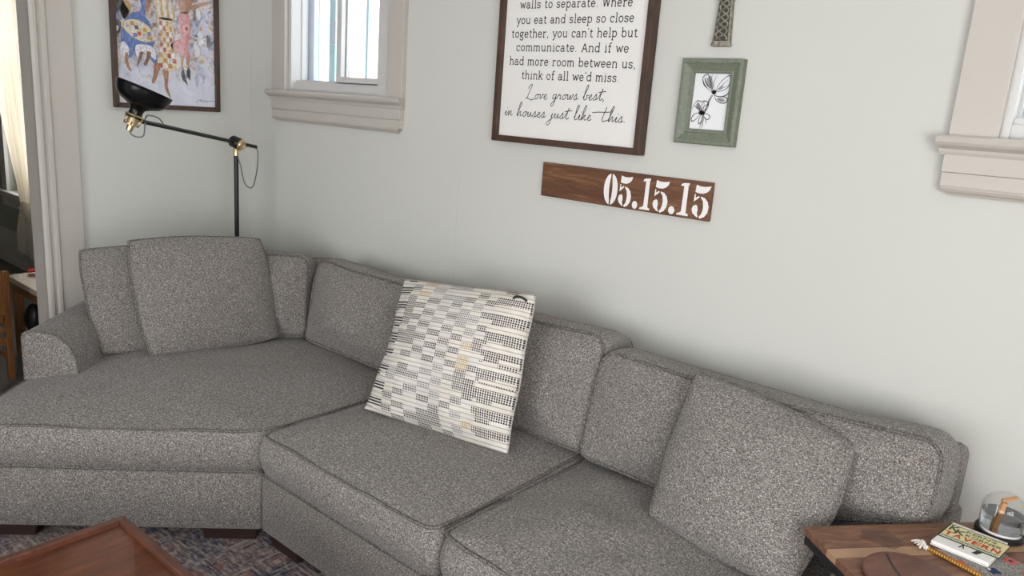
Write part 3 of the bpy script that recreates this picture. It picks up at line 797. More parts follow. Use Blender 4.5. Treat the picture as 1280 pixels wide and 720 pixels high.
# label frame: origin at lower left of the printed label, x along the words, y up
lo, lx, ly = V(3.7395,-.4625), V(3.8645,-.4625+(-.0105)), V(3.7505,-.3835)
ex, ey = (lx-lo), (ly-lo)
def LB(p, dz=0): q = lo + ex*p[0] + ey*p[1]; return (q.x, q.y, LZ+dz)
def sheet(pts, mat, name, dz, th=.0004):
    b = MB(); b.prism(pts, lambda p: LB(p, dz), lambda p: LB(p, dz+th)); return b.build(name, mat, cd)
sheet([(-.035,-.075),(1.0,-.075),(1.0,1.05),(-.035,1.05)], 'label_black', 'label_border', 0, .0003)
sheet([(0,0),(.985,0),(.985,1),(0,1)], 'label_cream', 'label', .0003)
sheet([(.0,-.0),(.965,-.0),(.965,.15),(.0,.15)], 'label_sage', 'label_strip', .0007)
def text_mesh(s, fn, mat, name, parent, w, h, bold=.0, x=0, y=0, slant=0.0):
    cu_ = bpy.data.curves.new('t', 'FONT'); cu_.body = s; cu_.size = 1; cu_.offset = bold; cu_.resolution_u = 2
    to = bpy.data.objects.new('t', cu_); COL.objects.link(to)
    dg = bpy.context.evaluated_depsgraph_get(); me = bpy.data.meshes.new_from_object(to.evaluated_get(dg))
    bpy.data.objects.remove(to)
    xs = [v.co.x for v in me.vertices]; ys = [v.co.y for v in me.vertices]
    a, c, d, e = min(xs), max(xs), min(ys), max(ys)
    b = MB(); b.add([fn((x + (v.co.x-a)/(c-a)*w + slant*(v.co.y-d), y + (v.co.y-d)/(e-d)*h)) for v in me.vertices], [list(p.vertices) for p in me.polygons])
    bpy.data.meshes.remove(me)
    return b.build(name, mat, parent)
T_ = lambda p: LB(p, .0012)
text_mesh('K', T_, 'label_green', 'lettering', cd, .16, .40, .02, .03, .56)
text_mesh('K', T_, 'label_green', 'lettering', cd, .18, .36, .02, .15, .45)
text_mesh("KERN'S", T_, 'label_green', 'lettering', cd, .50, .18, .01, .30, .76)
text_mesh('KORNER', T_, 'label_green', 'lettering', cd, .60, .17, .015, .33, .52)
for i, ch in enumerate('TAVERN'): text_mesh(ch, T_, 'label_red', 'lettering', cd, .142, .27, .035, .02+i*.157, .19)
b = MB()   # worn line of small print, too small to read
for i in range(30):
    x = .04 + i*.030; h = .05 + .04*((i*7) % 3)/2
    b.add([T_((x,.03)), T_((x+.018,.03)), T_((x+.018,.03+h)), T_((x,.03+h))], [[0,1,2,3]])
b.build('small_print', 'label_green', cd)
b = MB()
def CB(x, y): q = c4 + (c3-c4)*x + (c1-c4)*y; return (q.x, q.y, LZ+.0003)
b.add([CB(.42,.13), CB(.455,.13), CB(.475,.26), CB(.455,.28)], [[0,1,2,3]]); b.add([CB(.50,.13), CB(.525,.13), CB(.475,.28), CB(.455,.27)], [[0,1,2,3]])
b.add([CB(.66,.11), CB(.745,.11), CB(.80,.26), CB(.70,.26)], [[0,1,2,3]]); b.build('printed_marks', 'ink', cd)

# glass dome with liquid and a wooden stick
DX, DY = 3.8435, -.314
dm = thing('glass_dome', 'clear glass dome on a black base with liquid and a wooden stick inside', 'ornament', (DX, DY, TT))
O = (DX, DY, TT)
b = MB(); b.lathe([(0,0),(.051,0),(.054,.003),(.054,.014),(.052,.016),(.0498,.016),(.0498,.012),(0,.012)], O, n=48); b.build('base', 'black_metal', dm, smooth=True, auto=40)
R_ = .0490
dome_o = [(R_, .0125), (R_, .068)] + [(R_*math.cos(math.radians(a)), 0.068+.044*math.sin(math.radians(a))) for a in range(10, 91, 10)]
dome_i = [(max(0, r-.003) if r > 1e-4 else 0, h-(.003 if r < 1e-4 else .0025*(h > .068))) for r, h in dome_o][::-1]
dome_o[-1] = (0, .112); dome_i[0] = (0, .1085)
b = MB(); b.lathe(dome_o + dome_i + [(R_, .0125)], O, n=48); b.build('dome', 'dome_glass', dm, smooth=True)
m = new_mat('liquid', (.40,.42,.45), 0); bb = NT(m).b; bb.inputs['Transmission Weight'].default_value = 1; bb.inputs['IOR'].default_value = 1.33
b = MB(); b.lathe([(0,.0205),(.0458,.0205),(.0458,.058),(0,.058)], O, n=40); b.build('liquid', 'liquid', dm, smooth=True, auto=40)
b = MB(); b.lathe([(0,.0125),(.0458,.0125),(.0458,.020),(0,.020)], O, n=40); b.build('white_bed', 'white_number', dm, smooth=True, auto=40)
b = MB(); q = Vector(O); s = Vector((.77,.63,0))*.006; d = Vector((-.63,.77,0))*.004
def stick(p0, p1, sx, sd):
    vs = [p + a*sx + c*sd for p in (p0, p1) for a, c in ((-1,-1),(1,-1),(1,1),(-1,1))]
    return vs, [[0,1,2,3],[4,5,6,7]] + [[i,(i+1)%4,4+(i+1)%4,4+i] for i in range(4)]
new_mat('pale_wood', (.50,.24,.09), .6)
b = MB(); b.add(*stick(q+Vector((-.010,-.010,.021)), q+Vector((-.004,-.004,.086)), s, d)); b.build('stick', 'pale_wood', dm)
b = MB(); b.add(*stick(q+Vector((-.009,-.008,.0915)), q+Vector((.018,.014,.101)), Vector((0,0,.003)), d)); b.build('crossbar', 'pale_wood', dm)

# ------------------------------------------------------------------ wall pieces on the long wall
def WY(y): return lambda p: (p[0], y, p[1])
# monoline slab letters: x-height 5, ascender 8, descender -2.6; each glyph = (advance, strokes)
def tick(x, y, w=1.5): return [(x-w/2, y), (x+w/2, y)]
GL = {
 'a': (5.4, [arc(2.3,3.3,1.6,1.7,160,0)+[(3.9,.7),(4.5,.05),(5.1,.15)], arc(2.2,1.45,1.75,1.45,50,310,14)+[(3.9,1.0)], [(3.3,2.6),(3.9,2.7)]]),
 'b': (5.8, [[(.2,8),(1.0,8),(1.0,0)], arc(2.9,2.5,2.0,2.5,155,-155,16)]),
 'c': (5.0, [[(4.3,4.9),(4.3,3.6)], arc(2.6,2.5,2.0,2.5,40,320,14)]),
 'd': (5.8, [[(3.8,8),(4.6,8),(4.6,0),(5.4,0)], arc(2.6,2.5,2.0,2.5,25,335,16)]),
 'e': (5.2, [[(.6,2.6),(4.5,2.6)], [(4.5,2.6)]+arc(2.5,2.5,2.0,2.5,2,325,18)]),
 'f': (3.8, [arc(3.1,6.7,1.4,1.3,60,180)+[(1.7,0)], tick(1.8,0,2.2), [(.4,5),(3.3,5)]]),
 'g': (5.4, [arc(2.3,3.3,1.6,1.7,0,360,16), [(3.6,4.4),(4.5,5.0),(5.1,4.8)], [(1.2,1.9),(.8,1.0),(1.6,.5),(3.6,.3),(4.4,-.6)]+arc(2.6,-1.3,1.9,1.3,10,-200,14)]),
 'h': (6.0, [[(.2,8),(1.1,8),(1.1,0)], [(1.1,3.4)]+arc(2.9,3.2,1.8,1.8,160,0)+[(4.7,0)], tick(1.1,0), tick(4.7,0)]),
 'i': (3.0, [[(.5,5),(1.5,5),(1.5,0)], tick(1.5,0,2.2), [(1.3,7.0),(1.7,7.0)], [(1.3,6.8),(1.7,6.8)]]),
 'k': (5.6, [[(.2,8),(1.1,8),(1.1,0)], [(4.3,5),(1.1,2.0)], [(2.3,3.1),(4.6,0)], tick(1.1,0), tick(4.6,0), tick(4.2,5)]),
 'l': (3.0, [[(.5,8),(1.5,8),(1.5,0)], tick(1.5,0,2.2)]),
 'm': (8.6, [[(.2,5),(1.1,5),(1.1,0)], [(1.1,3.4)]+arc(2.6,3.3,1.5,1.7,150,0)+[(4.1,0)], [(4.1,3.4)]+arc(5.6,3.3,1.5,1.7,150,0)+[(7.1,0)], tick(1.1,0), tick(4.1,0), tick(7.2,0)]),
 'n': (6.0, [[(.2,5),(1.1,5),(1.1,0)], [(1.1,3.4)]+arc(2.9,3.2,1.8,1.8,160,0)+[(4.7,0)], tick(1.1,0), tick(4.7,0)]),
 'o': (5.4, [arc(2.6,2.5,2.0,2.5,0,360,20)]),
 'p': (5.8, [[(.2,5),(1.1,5),(1.1,-2.6)], arc(3.0,2.5,2.0,2.5,155,-155,16), tick(1.1,-2.6,2)]),
 'r': (4.6, [[(.3,5),(1.3,5),(1.3,0)], [(1.3,3.0)]+arc(3.2,3.2,1.9,1.7,160,55), tick(1.4,0,2.2)]),
 's': (4.8, [[(3.9,4.9),(3.9,3.8)], arc(2.3,3.75,1.6,1.2,30,250,12)+arc(2.3,1.3,1.7,1.3,80,-150,12), [(.6,.2),(.6,1.4)]]),
 't': (3.9, [[(1.6,6.8),(1.6,1.2)]+arc(2.8,1.2,1.2,1.2,180,320), [(.4,5),(3.3,5)]]),
 'u': (6.0, [[(.2,5),(1.1,5),(1.1,1.7)]+arc(2.7,1.6,1.6,1.6,180,330)+[(4.6,1.6)], [(3.7,5),(4.6,5),(4.6,0),(5.4,0)]]),
 'v': (5.4, [[(.7,5),(2.7,0),(4.7,5)], tick(.7,5), tick(4.7,5)]),
 'w': (7.4, [[(.7,5),(2.2,0),(3.7,4.6),(5.2,0),(6.7,5)], tick(.7,5), tick(6.7,5)]),
 'y': (5.4, [[(.7,5),(2.8,.2)], [(4.8,5),(2.2,-1.6)]+arc(1.3,-1.6,.9,.9,0,-140,6), tick(.7,5), tick(4.7,5)]),
 'W': (8.6, [[(.7,7.4),(2.4,0),(4.2,6.8),(6.0,0),(7.7,7.4)], tick(.7,7.4), tick(7.7,7.4)]),
 'A': (7.2, [[(1.0,0),(3.6,7.4),(6.2,0)], [(1.9,2.5),(5.3,2.5)], tick(1.0,0), tick(6.2,0)]),
 "'": (1.8, [[(1.0,8.0),(1.0,7.0),(.7,6.3)]]),
 ',': (2.4, [[(1.2,.5),(1.2,0),(.8,-1.2)], [(1.0,.4),(1.4,.4)]]),
 '.': (2.4, [[(.9,.2),(1.4,.2)], [(.9,.45),(1.4,.45)]]),
 ' ': (3.2, []),
}
def set_line(b, s, xa, za, xb, zb, y, w, glyphs, unit=None, slant=0.0, track=.55):
    tot = sum(glyphs[c][0]+track for c in s) - track; k = (xb-xa)/tot
    kz = unit or k; x = 0
    for c in s:
        adv, st_ = glyphs[c]
        for p in st_:
            # square corners kept; doubled points make the slabs crisp
            q = []
            for a in p:
                X_ = x + a[0] + slant*a[1]; f = X_/tot
                q.append((xa + k*X_, za + (zb-za)*f + kz*a[1]))
            b.ribbon(q, w, WY(y))
        x += adv + track
SY = -.028
sg = thing('quote_sign', 'large white sign with printed sentences in a dark brown wood frame, over the sofa', 'sign', (2.2, 0, 1.456))
sx0, sx1, sz0, sz1 = 1.868, 2.561, 1.458, 2.42
b = MB(); fwid = .024
outr = [(sx0,sz0),(sx1,sz0),(sx1,sz1),(sx0,sz1)]; inr = [(sx0+fwid,sz0+fwid),(sx1-fwid,sz0+fwid),(sx1-fwid,sz1-fwid),(sx0+fwid,sz1-fwid)]
for i in range(4):
    j = (i+1) % 4; b.prism([outr[i], outr[j], inr[j], inr[i]], WY(-.0005), WY(-.046))
o = b.build('frame', 'walnut_frame', sg); mb = o.modifiers.new('bevel', 'BEVEL'); mb.width = .002; mb.segments = 2; mb.limit_method = 'ANGLE'
lines = [("walls to separate. Where", 1.958, 1.966, 2.466, 1.961), ("you eat and sleep so close", 1.946, 1.909, 2.478, 1.909), ("together, you can't help but", 1.925, 1.859, 2.498, 1.859),
         ("communicate. And if we", 1.953, 1.809, 2.469, 1.807), ("had more room between us,", 1.923, 1.757, 2.504, 1.754), ("think of all we'd miss.", 1.990, 1.704, 2.442, 1.706)]
b = MB()
for s, xa, za, xb, zb in lines:
    set_line(b, s, xa, za, xb, zb, SY, .0037, GL, unit=.0039)
# handwriting: narrow joined letters
def cm2(pts, n=6): return [(p.x, p.y) for p in catmull([V(*p) for p in pts], n)]
HW = {
 'L': (4.2, [cm2([(.2,6.2),(1.2,8.6),(1.9,8.2),(1.2,4.5),(.5,.8),(0,.6),(1.2,.5),(2.4,-.4),(3.6,-.2),(4.2,.5)])]),
 'o': (2.4, [cm2([(1.6,2.9),(.7,2.4),(.4,.9),(1.0,0),(1.9,1.0),(1.7,2.9),(2.4,2.6)])]),
 'v': (2.3, [cm2([(0,2.4),(.5,2.8),(.8,.2),(1.4,1.4),(1.8,3.0),(2.3,2.6)])]),
 'e': (2.1, [cm2([(0,1.0),(1.2,1.9),(1.2,3.0),(.5,2.4),(.5,.5),(1.2,0),(2.1,1.0)])]),
 'g': (2.6, [cm2([(1.9,2.8),(.8,2.8),(.4,1.0),(1.0,.2),(1.8,1.6),(2.0,2.9),(1.6,-2.4),(.8,-3.8),(.2,-2.8),(1.4,-.8),(2.6,1.0)])]),
 'r': (2.2, [cm2([(0,.8),(.7,3.1),(.9,2.4),(1.6,2.5),(1.5,.3),(2.2,.8)])]),
 'w': (3.3, [cm2([(0,2.2),(.4,2.9),(.7,.2),(1.3,.6),(1.8,2.6),(1.9,.2),(2.6,1.0),(2.8,3.0),(3.3,2.5)])]),
 's': (2.3, [cm2([(0,.7),(.6,1.9),(1.2,3.5)]), cm2([(1.2,3.5),(1.45,2.0),(1.35,.5),(.8,0),(.2,.4)]), cm2([(1.35,.5),(1.8,.4),(2.3,1.0)])]),
 'b': (2.6, [cm2([(0,1),(1.4,6.5),(1.3,8.4),(.7,6.8),(.5,1.2),(1.0,0),(1.9,1.0),(1.6,2.7),(2.6,2.4)])]),
 't': (2.3, [cm2([(0,1.0),(1.2,5.0),(1.3,6.2),(.8,1.0),(1.3,0),(2.3,1.0)]), [(-.4,4.2),(1.2,4.6),(3.0,4.9)]]),
 'T': (5.2, [cm2([(-2.6,4.4),(0,4.9),(2.6,5.0),(5.2,5.3),(6.0,6.1),(5.4,6.6)]), cm2([(3.4,7.8),(3.0,5.2),(2.5,2.0),(2.6,.4),(3.3,.0),(4.3,.5),(5.2,1.0)])]),
 'i': (1.5, [cm2([(0,1.0),(.7,2.9),(.5,.6),(.9,0),(1.5,.9)]), [(.9,4.3),(1.1,4.6)]]),
 'n': (2.8, [cm2([(0,1.0),(.6,2.9),(.6,0),(1.3,2.6),(1.8,2.6),(1.8,.3),(2.8,.9)])]),
 'h': (2.8, [cm2([(0,1),(1.3,6.6),(1.2,8.4),(.6,6.5),(.3,0),(1.2,2.5),(1.8,2.6),(1.8,.3),(2.8,.9)])]),
 'u': (2.8, [cm2([(0,1.2),(.5,2.9),(.6,.4),(1.3,.5),(1.9,2.8),(1.9,.4),(2.8,.9)])]),
 'j': (1.9, [cm2([(.6,.8),(1.0,2.9),(.6,-2.4),(-.4,-4.0),(-1.0,-2.8),(.6,-.6),(1.9,.9)]), [(1.2,4.4),(1.4,4.7)]]),
 'l': (1.9, [cm2([(0,1),(1.3,6.5),(1.1,8.2),(.5,6.2),(.5,.6),(1.0,0),(1.9,.9)])]),
 'k': (2.7, [cm2([(0,1),(1.3,6.6),(1.1,8.3),(.5,6.2),(.3,0),(1.0,2.6),(1.7,2.8),(1.2,1.4),(1.9,.1),(2.7,.8)])]),
 ',': (1.4, [[(.4,.4),(.5,0),(.1,-.9)]]), '.': (1.4, [[(.5,.1),(.7,.3)]]), ' ': (2.2, []),
}
set_line(b, "Love grows best,", 2.020, 1.628, 2.392, 1.640, SY, .0029, HW, unit=.0064, slant=.12, track=0)
set_line(b, "in houses just like This.", 1.915, 1.560, 2.488, 1.566, SY, .0029, HW, unit=.0066, slant=.12, track=0)
pb = MB().box(sx0+fwid-.002, sx1-fwid+.002, SY+.0006, -.006, sz0+fwid-.002, sz1-fwid+.002)
pb.add(b.v, b.f, 1); pb.build('printed_panel', ['white_panel', 'ink'], sg)

# date board
bd = thing('date_board', 'long stained wood board with the white stencilled date, under the white sign', 'sign', (2.48, 0, 1.26))
b = MB(); b.box(2.126, 2.842, -.021, -.0005, 1.264, 1.394, bevel=.0015); b.build('board', 'stained_board', bd)
NF = WY(-.0216)
def poly_fill(b, pts, fn):
    from mathutils.geometry import tessellate_polygon
    tri = tessellate_polygon([[Vector((p[0], p[1], 0)) for p in pts]])
    b.add([fn(p) for p in pts], [list(t) for t in tri])
def stencil(b, ch, x0, x1, z0, z1):
    F = lambda p: NF((x0+(x1-x0)*p[0], z0+(z1-z0)*p[1]))
    if ch == '0':
        for s in (-1, 1):
            poly_fill(b, [(.5+s*a, c) for a, c in [(.045,.995)]+[(x-.5, y) for x, y in arc(.5,.5,.5,.5,82,-82,14)]+[(.045,.005),(.05,.12),(.10,.30),(.115,.5),(.10,.70),(.05,.88)]], F)
    elif ch == '1':
        poly_fill(b, [(.30,.96),(.42,.985),(.84,1.0),(.83,.95),(.80,.93),(.80,.10),(.86,.06),(.98,.05),(1.0,.0),(.0,.0),(.02,.05),(.18,.06),(.28,.10),(.40,.80),(.40,.89),(.28,.905)] if False else
                  [(.18,.95),(.40,.985),(.86,1.0),(.84,.94),(.78,.92),(.78,.085),(.97,.06),(1.0,0),(0,0),(.03,.05),(.24,.075),(.38,.12),(.42,.86),(.40,.895),(.17,.885)], F)
    elif ch == '5':
        poly_fill(b, [(.16,.99),(.40,.955),(.70,.955),(1.0,.99),(.93,.87),(.78,.79),(.58,.745),(.34,.745),(.13,.77)], F)
        poly_fill(b, [(.11,.70),(.17,.715),(.19,.60),(.36,.665),(.42,.63),(.10,.475)], F)
        poly_fill(b, [(.50,.655),(.72,.62),(.90,.52),(.985,.36),(.95,.20),(.80,.065),(.56,-.01),(.49,.015),(.50,.06),(.60,.12),(.66,.24),(.67,.38),(.62,.52),(.47,.63)], F)
        poly_fill(b, [(.25,.395),(.34,.36),(.385,.25),(.36,.14),(.42,.06),(.43,.015),(.30,.04),(.10,.13),(.03,.24),(.08,.34)], F)
    else:
        poly_fill(b, arc(.5,.5,.5,.5,0,355,20), F)
b = MB()
for ch, a0, a1, c0, c1 in (('0',2.4175,2.477,1.268,1.385),('5',2.480,2.537,1.268,1.384),('.',2.543,2.565,1.267,1.299),('1',2.574,2.616,1.269,1.385),('5',2.624,2.685,1.268,1.384),
                   ('.',2.690,2.714,1.268,1.300),('1',2.722,2.767,1.270,1.386),('5',2.776,2.840,1.269,1.385)):
    stencil(b, ch, a0, a1, c0+.002, c1-.002)
b.build('date_numerals', 'white_number', bd)

# green frame with ink flowers
gf = thing('picture_frame', 'small sage green frame holding a black ink drawing of two flowers', 'picture frame', (2.79, 0, 1.51))
gx0, gx1, gz0, gz1 = 2.683, 2.897, 1.515, 1.791
ox0, ox1, oz0, oz1 = 2.7255, 2.8525, 1.565, 1.745
profl = [(0,-.0005),(0,-.028),(.004,-.031),(.012,-.031),(.016,-.028),(.034,-.018),(.037,-.021),(.043,-.020),(.046,-.014),(.046,-.006)]
def mould(prof_, O_, I_, mat, name, parent):
    b = MB(); W_ = I_[0][0]-O_[0][0]
    for i in range(4):
        j = (i+1) % 4
        def P_(k, t, y):
            a, c = O_[k], I_[k]; f = t/prof_[-1][0]
            return (a[0]+(c[0]-a[0])*f, y, a[1]+(c[1]-a[1])*f)
        vs = [P_(i, t, y) for t, y in prof_] + [P_(j, t, y) for t, y in prof_]; n = len(prof_)
        b.add(vs, [[k, k+1, n+k+1, n+k] for k in range(n-1)] + [[n-1, 0, n, 2*n-1]])
    return b.build(name, mat, parent)
mould(profl, [(gx0,gz0),(gx1,gz0),(gx1,gz1),(gx0,gz1)], [(ox0,oz0),(ox1,oz0),(ox1,oz1),(ox0,oz1)], 'sage_paint', 'frame', gf)
MB().box(ox0-.003, ox1+.003, -.008, -.004, oz0-.003, oz1+.003).build('print', 'photo_paper', gf)
FW_, FH_ = ox1-ox0, oz1-oz0
fl = lambda p: (ox0+FW_*p[0], -.0086, oz0+FH_*p[1])
b = MB(); gb = MB()
def stroke(pts, w, bb=None): (bb or b).ribbon(cm2(pts, 6), (lambda t: w*(.45+.9*math.sin(math.pi*min(1, max(0, t))))), fl)
def stroke2(pts, w, bb=None):
    # width given in print units, kept isotropic by scaling
    q = [(x*FW_, y*FH_) for x, y in pts]; (bb or b).ribbon(cm2(q, 6), (lambda t: w*(.4+.9*math.sin(math.pi*t))), lambda p: (ox0+p[0], -.0086, oz0+p[1]))
W_ = .0022
# upper flower: big open petals
stroke2([(.56,.66),(.30,.78),(.22,.92),(.34,.985),(.42,.90),(.47,.76),(.56,.66)], W_)
stroke2([(.48,.985),(.46,.86),(.52,.74),(.58,.68)], W_*.8)
stroke2([(.62,.985),(.55,.86),(.57,.72)], W_*.6)
stroke2([(.62,.68),(.70,.82),(.84,.93),(.96,.97),(.99,.86),(.93,.76),(.78,.70),(.64,.68)], W_)
stroke2([(.64,.70),(.78,.80),(.92,.90)], W_*.6); stroke2([(.66,.69),(.80,.75),(.95,.80)], W_*.6)
stroke2([(.56,.64),(.70,.60),(.86,.61),(.97,.66),(.99,.74)], W_*1.2)
stroke2([(.60,.63),(.66,.54),(.80,.49),(.94,.50),(.97,.57),(.84,.60),(.70,.60)], W_*1.1)
stroke2([(.72,.58),(.80,.53),(.92,.53)], W_*.6)
stroke2([(.27,.93),(.33,.83),(.45,.74)], W_*1.3); stroke2([(.23,.88),(.28,.80),(.38,.74)], W_*1.6)
for k in range(12):
    a = math.radians(15+k*28); stroke2([(.585,.675),(.585+.085*math.cos(a),.675+.045*math.sin(a))], W_*1.0)
poly_fill(b, [(.585+.055*math.cos(t*.5), .672+.032*math.sin(t*.5)) for t in range(13)], fl)
# stem
stroke2([(.55,.64),(.47,.54),(.43,.42),(.36,.22),(.29,.0)], W_*1.1); stroke2([(.56,.62),(.50,.53),(.45,.42)], W_*.9)
stroke2([(.40,.24),(.37,.12),(.36,.0)], W_*.9)
# lower flower
for tip in [(.06,.42),(.14,.50),(.34,.50),(.46,.46)]:
    stroke2([(.30,.30),((.30+tip[0])/2-.04,(.30+tip[1])/2+.02),tip], W_*.7); stroke2([(.30,.30),((.30+tip[0])/2+.03,(.30+tip[1])/2),tip], W_*.5)
stroke2([(.02,.34),(.06,.44),(.16,.51),(.26,.49),(.36,.51),(.47,.47),(.44,.36),(.34,.30)], W_)
stroke2([(.28,.29),(.12,.27),(.03,.19),(.06,.13),(.16,.17),(.27,.27)], W_*1.2)
stroke2([(.30,.27),(.24,.14),(.28,.09),(.34,.18),(.32,.27)], W_*1.0); stroke2([(.33,.28),(.46,.28),(.55,.24),(.50,.18),(.38,.22),(.32,.27)], W_)
stroke2([(.42,.20),(.46,.14),(.48,.11)], W_*.8)
for k in range(14):
    a = math.radians(k*26); stroke2([(.305,.295),(.305+.10*math.cos(a),.295+.055*math.sin(a))], W_*1.1)
poly_fill(b, [(.305+.07*math.cos(t*.5), .293+.04*math.sin(t*.5)) for t in range(13)], fl)
for pts in ([(.44,.965),(.33,.90),(.38,.80),(.50,.72),(.54,.80)], [(.66,.56),(.78,.51),(.9,.53),(.82,.58)], [(.10,.42),(.18,.47),(.26,.40),(.24,.34)], [(.66,.72),(.80,.80),(.78,.74)]):
    poly_fill(gb, [tuple(p) for p in cm2(pts+[pts[0]], 5)], lambda p: (ox0+FW_*p[0], -.0083, oz0+FH_*p[1]))
b.add(gb.v, gb.f, 1); b.build('ink_drawing', ['ink', 'ink_grey'], gf)
MB().box(ox0-.002, ox1+.002, -.0118, -.0102, oz0-.002, oz1+.002).build('glass', 'pane', gf)

# celtic cross
cr = thing('celtic_cross', 'pewter-coloured ringed cross with knotwork, hanging over the green frame', 'cross', (2.806, 0, 1.83))
kx, kz = 2.8045, 2.045        # centre of the ring
def plate(pts, y0, y1, mat, name, bev=.002):
    b = MB(); b.prism(pts, WY(y0), WY(y1)); o = b.build(name, mat, cr)
    mb = o.modifiers.new('bevel', 'BEVEL'); mb.width = bev; mb.segments = 2; mb.limit_method = 'ANGLE'; return o
cross_pts = [(kx-.032,1.829),(kx+.032,1.829),(kx+.034,1.836),(kx+.030,1.842),(kx+.020,kz-.026),(kx+.10,kz-.032),(kx+.10,kz+.032),(kx+.020,kz+.026),(kx+.027,kz+.135),(kx-.027,kz+.135),(kx-.020,kz+.026),(kx-.10,kz+.032),(kx-.10,kz-.032),(kx-.020,kz-.026),(kx-.030,1.842),(kx-.034,1.836)]
plate(cross_pts, -.001, -.020, 'pewter_stone', 'cross_body')
b = MB()
n = 48
for r0, r1, ya, yb in ((.060,.078,-.004,-.016),):
    vs = []
    for i in range(n):
        t = 2*math.pi*i/n
        for r_, y_ in ((r0,ya),(r0,yb),(r1,yb),(r1,ya)): vs.append((kx+r_*math.cos(t), y_, kz+r_*math.sin(t)))
    b.add(vs, [[i*4+k, i*4+(k+1)%4, ((i+1)%n)*4+(k+1)%4, ((i+1)%n)*4+k] for i in range(n) for k in range(4)])
for r_ in (.062, .069, .076): b.tube([(kx+r_*math.cos(2*math.pi*i/n), -.016, kz+r_*math.sin(2*math.pi*i/n)) for i in range(n)], .0022, 6, True)
b.build('ring', 'pewter_stone', cr, smooth=True, auto=40)
# sunk dark panels and raised braids
plate([(kx-.024,1.846),(kx+.024,1.846),(kx+.0165,kz-.03),(kx-.0165,kz-.03)], -.0195, -.0203, 'pewter_dark', 'sunk_panel', .0002)
plate([(kx-.022,kz+.03),(kx-.0165,kz+.03),(kx+.0165,kz+.03),(kx+.021,kz+.128),(kx-.021,kz+.128)], -.0195, -.0203, 'pewter_dark', 'sunk_panel', .0002)
plate([(kx-.094,kz-.025),(kx+.094,kz-.025),(kx+.094,kz+.025),(kx-.094,kz+.025)], -.0195, -.0203, 'pewter_dark', 'sunk_panel', .0002)
b = MB()
def braid(p0, p1, w0, w1, turns, strands=3):
    A, B = V(*p0), V(*p1); d = (B-A); nrm = V(-d.y, d.x).normalized(); N_ = 60
    for s in range(strands):
        P_ = []
        for i in range(N_+1):
            t = i/N_; ph = 2*math.pi*(turns*t + s/strands); w = w0+(w1-w0)*t
            q = A + d*t + nrm*w*math.sin(ph); P_.append((q.x, -.0212 - .0016*math.cos(2*ph), q.y))
        b.tube(P_, .0026, 6)
braid((kx,1.850), (kx,kz-.032), .0195, .0125, 2.6); braid((kx,kz+.032), (kx,kz+.125), .0125, .0175, 1.6)
braid((kx-.092,kz), (kx-.03,kz), .020, .014, 1.1); braid((kx+.03,kz), (kx+.092,kz), .014, .020, 1.1)
for r_ in (.006, .013, .020): b.tube([(kx+r_*math.cos(2*math.pi*i/24), -.0212, kz+r_*math.sin(2*math.pi*i/24)) for i in range(24)], .0024, 6, True)
b.build('knotwork', 'pewter_stone', cr, smooth=True)

# ------------------------------------------------------------------ painting on the left wall
pic = thing('framed_painting', 'colourful painting of dancers in patterned dresses, in a dark wood frame on the left wall', 'painting', (0, -.47, 1.455))
py0, py1, pz0, pz1 = -.742, -.190, 1.459, 2.20
XW = lambda x: (lambda p: (x, p[0], p[1]))
b = MB(); f_ = .024
outr = [(py0,pz0),(py1,pz0),(py1,pz1),(py0,pz1)]; inr = [(py0+f_,pz0+f_),(py1-f_,pz0+f_),(py1-f_,pz1-f_),(py0+f_,pz1-f_)]
for i in range(4): j = (i+1) % 4; b.prism([outr[i], outr[j], inr[j], inr[i]], XW(.0005), XW(.026))
o = b.build('frame', 'walnut_frame', pic); mb = o.modifiers.new('bevel', 'BEVEL'); mb.width = .003; mb.segments = 2; mb.limit_method = 'ANGLE'
m = new_mat('watercolour', (.7,.7,.75), .5); g = NT(m); v = g.coord('Object', (1,1,1))
sp = g.n('ShaderNodeSeparateXYZ'); g.l(v, sp.inputs[0])
n1 = g.noise(v, 11, 5, .62, 1.4); n2 = g.noise(v, 26, 4, .6, .8)
paint = g.ramp(n1, [(.30,(.018,.02,.04)), (.41,(.07,.12,.28)), (.47,(.42,.45,.55)), (.51,(.55,.50,.47)), (.57,(.33,.17,.08)), (.64,(.05,.042,.04))])
paint = g.mix(.35, paint, g.ramp(n2, [(.35,(.06,.08,.14)), (.5,(.62,.62,.68)), (.64,(.55,.33,.14))]))
ground = g.ramp(n1, [(.35,(.56,.57,.66)), (.65,(.70,.71,.79))])
edge_ = g.math('ADD', sp.outputs[2], g.math('MULTIPLY', g.math('SUBTRACT', n2, .5), .30))
mk = g.n('ShaderNodeMapRange'); mk.inputs[1].default_value = .15; mk.inputs[2].default_value = .27; g.l(edge_, mk.inputs[0])
g.base(g.mix(mk.outputs[0], ground, paint))
MB().box(.004, .010, py0+f_-.002, py1-f_+.002, pz0+f_-.002, pz1-f_+.002).build('canvas', 'watercolour', pic)
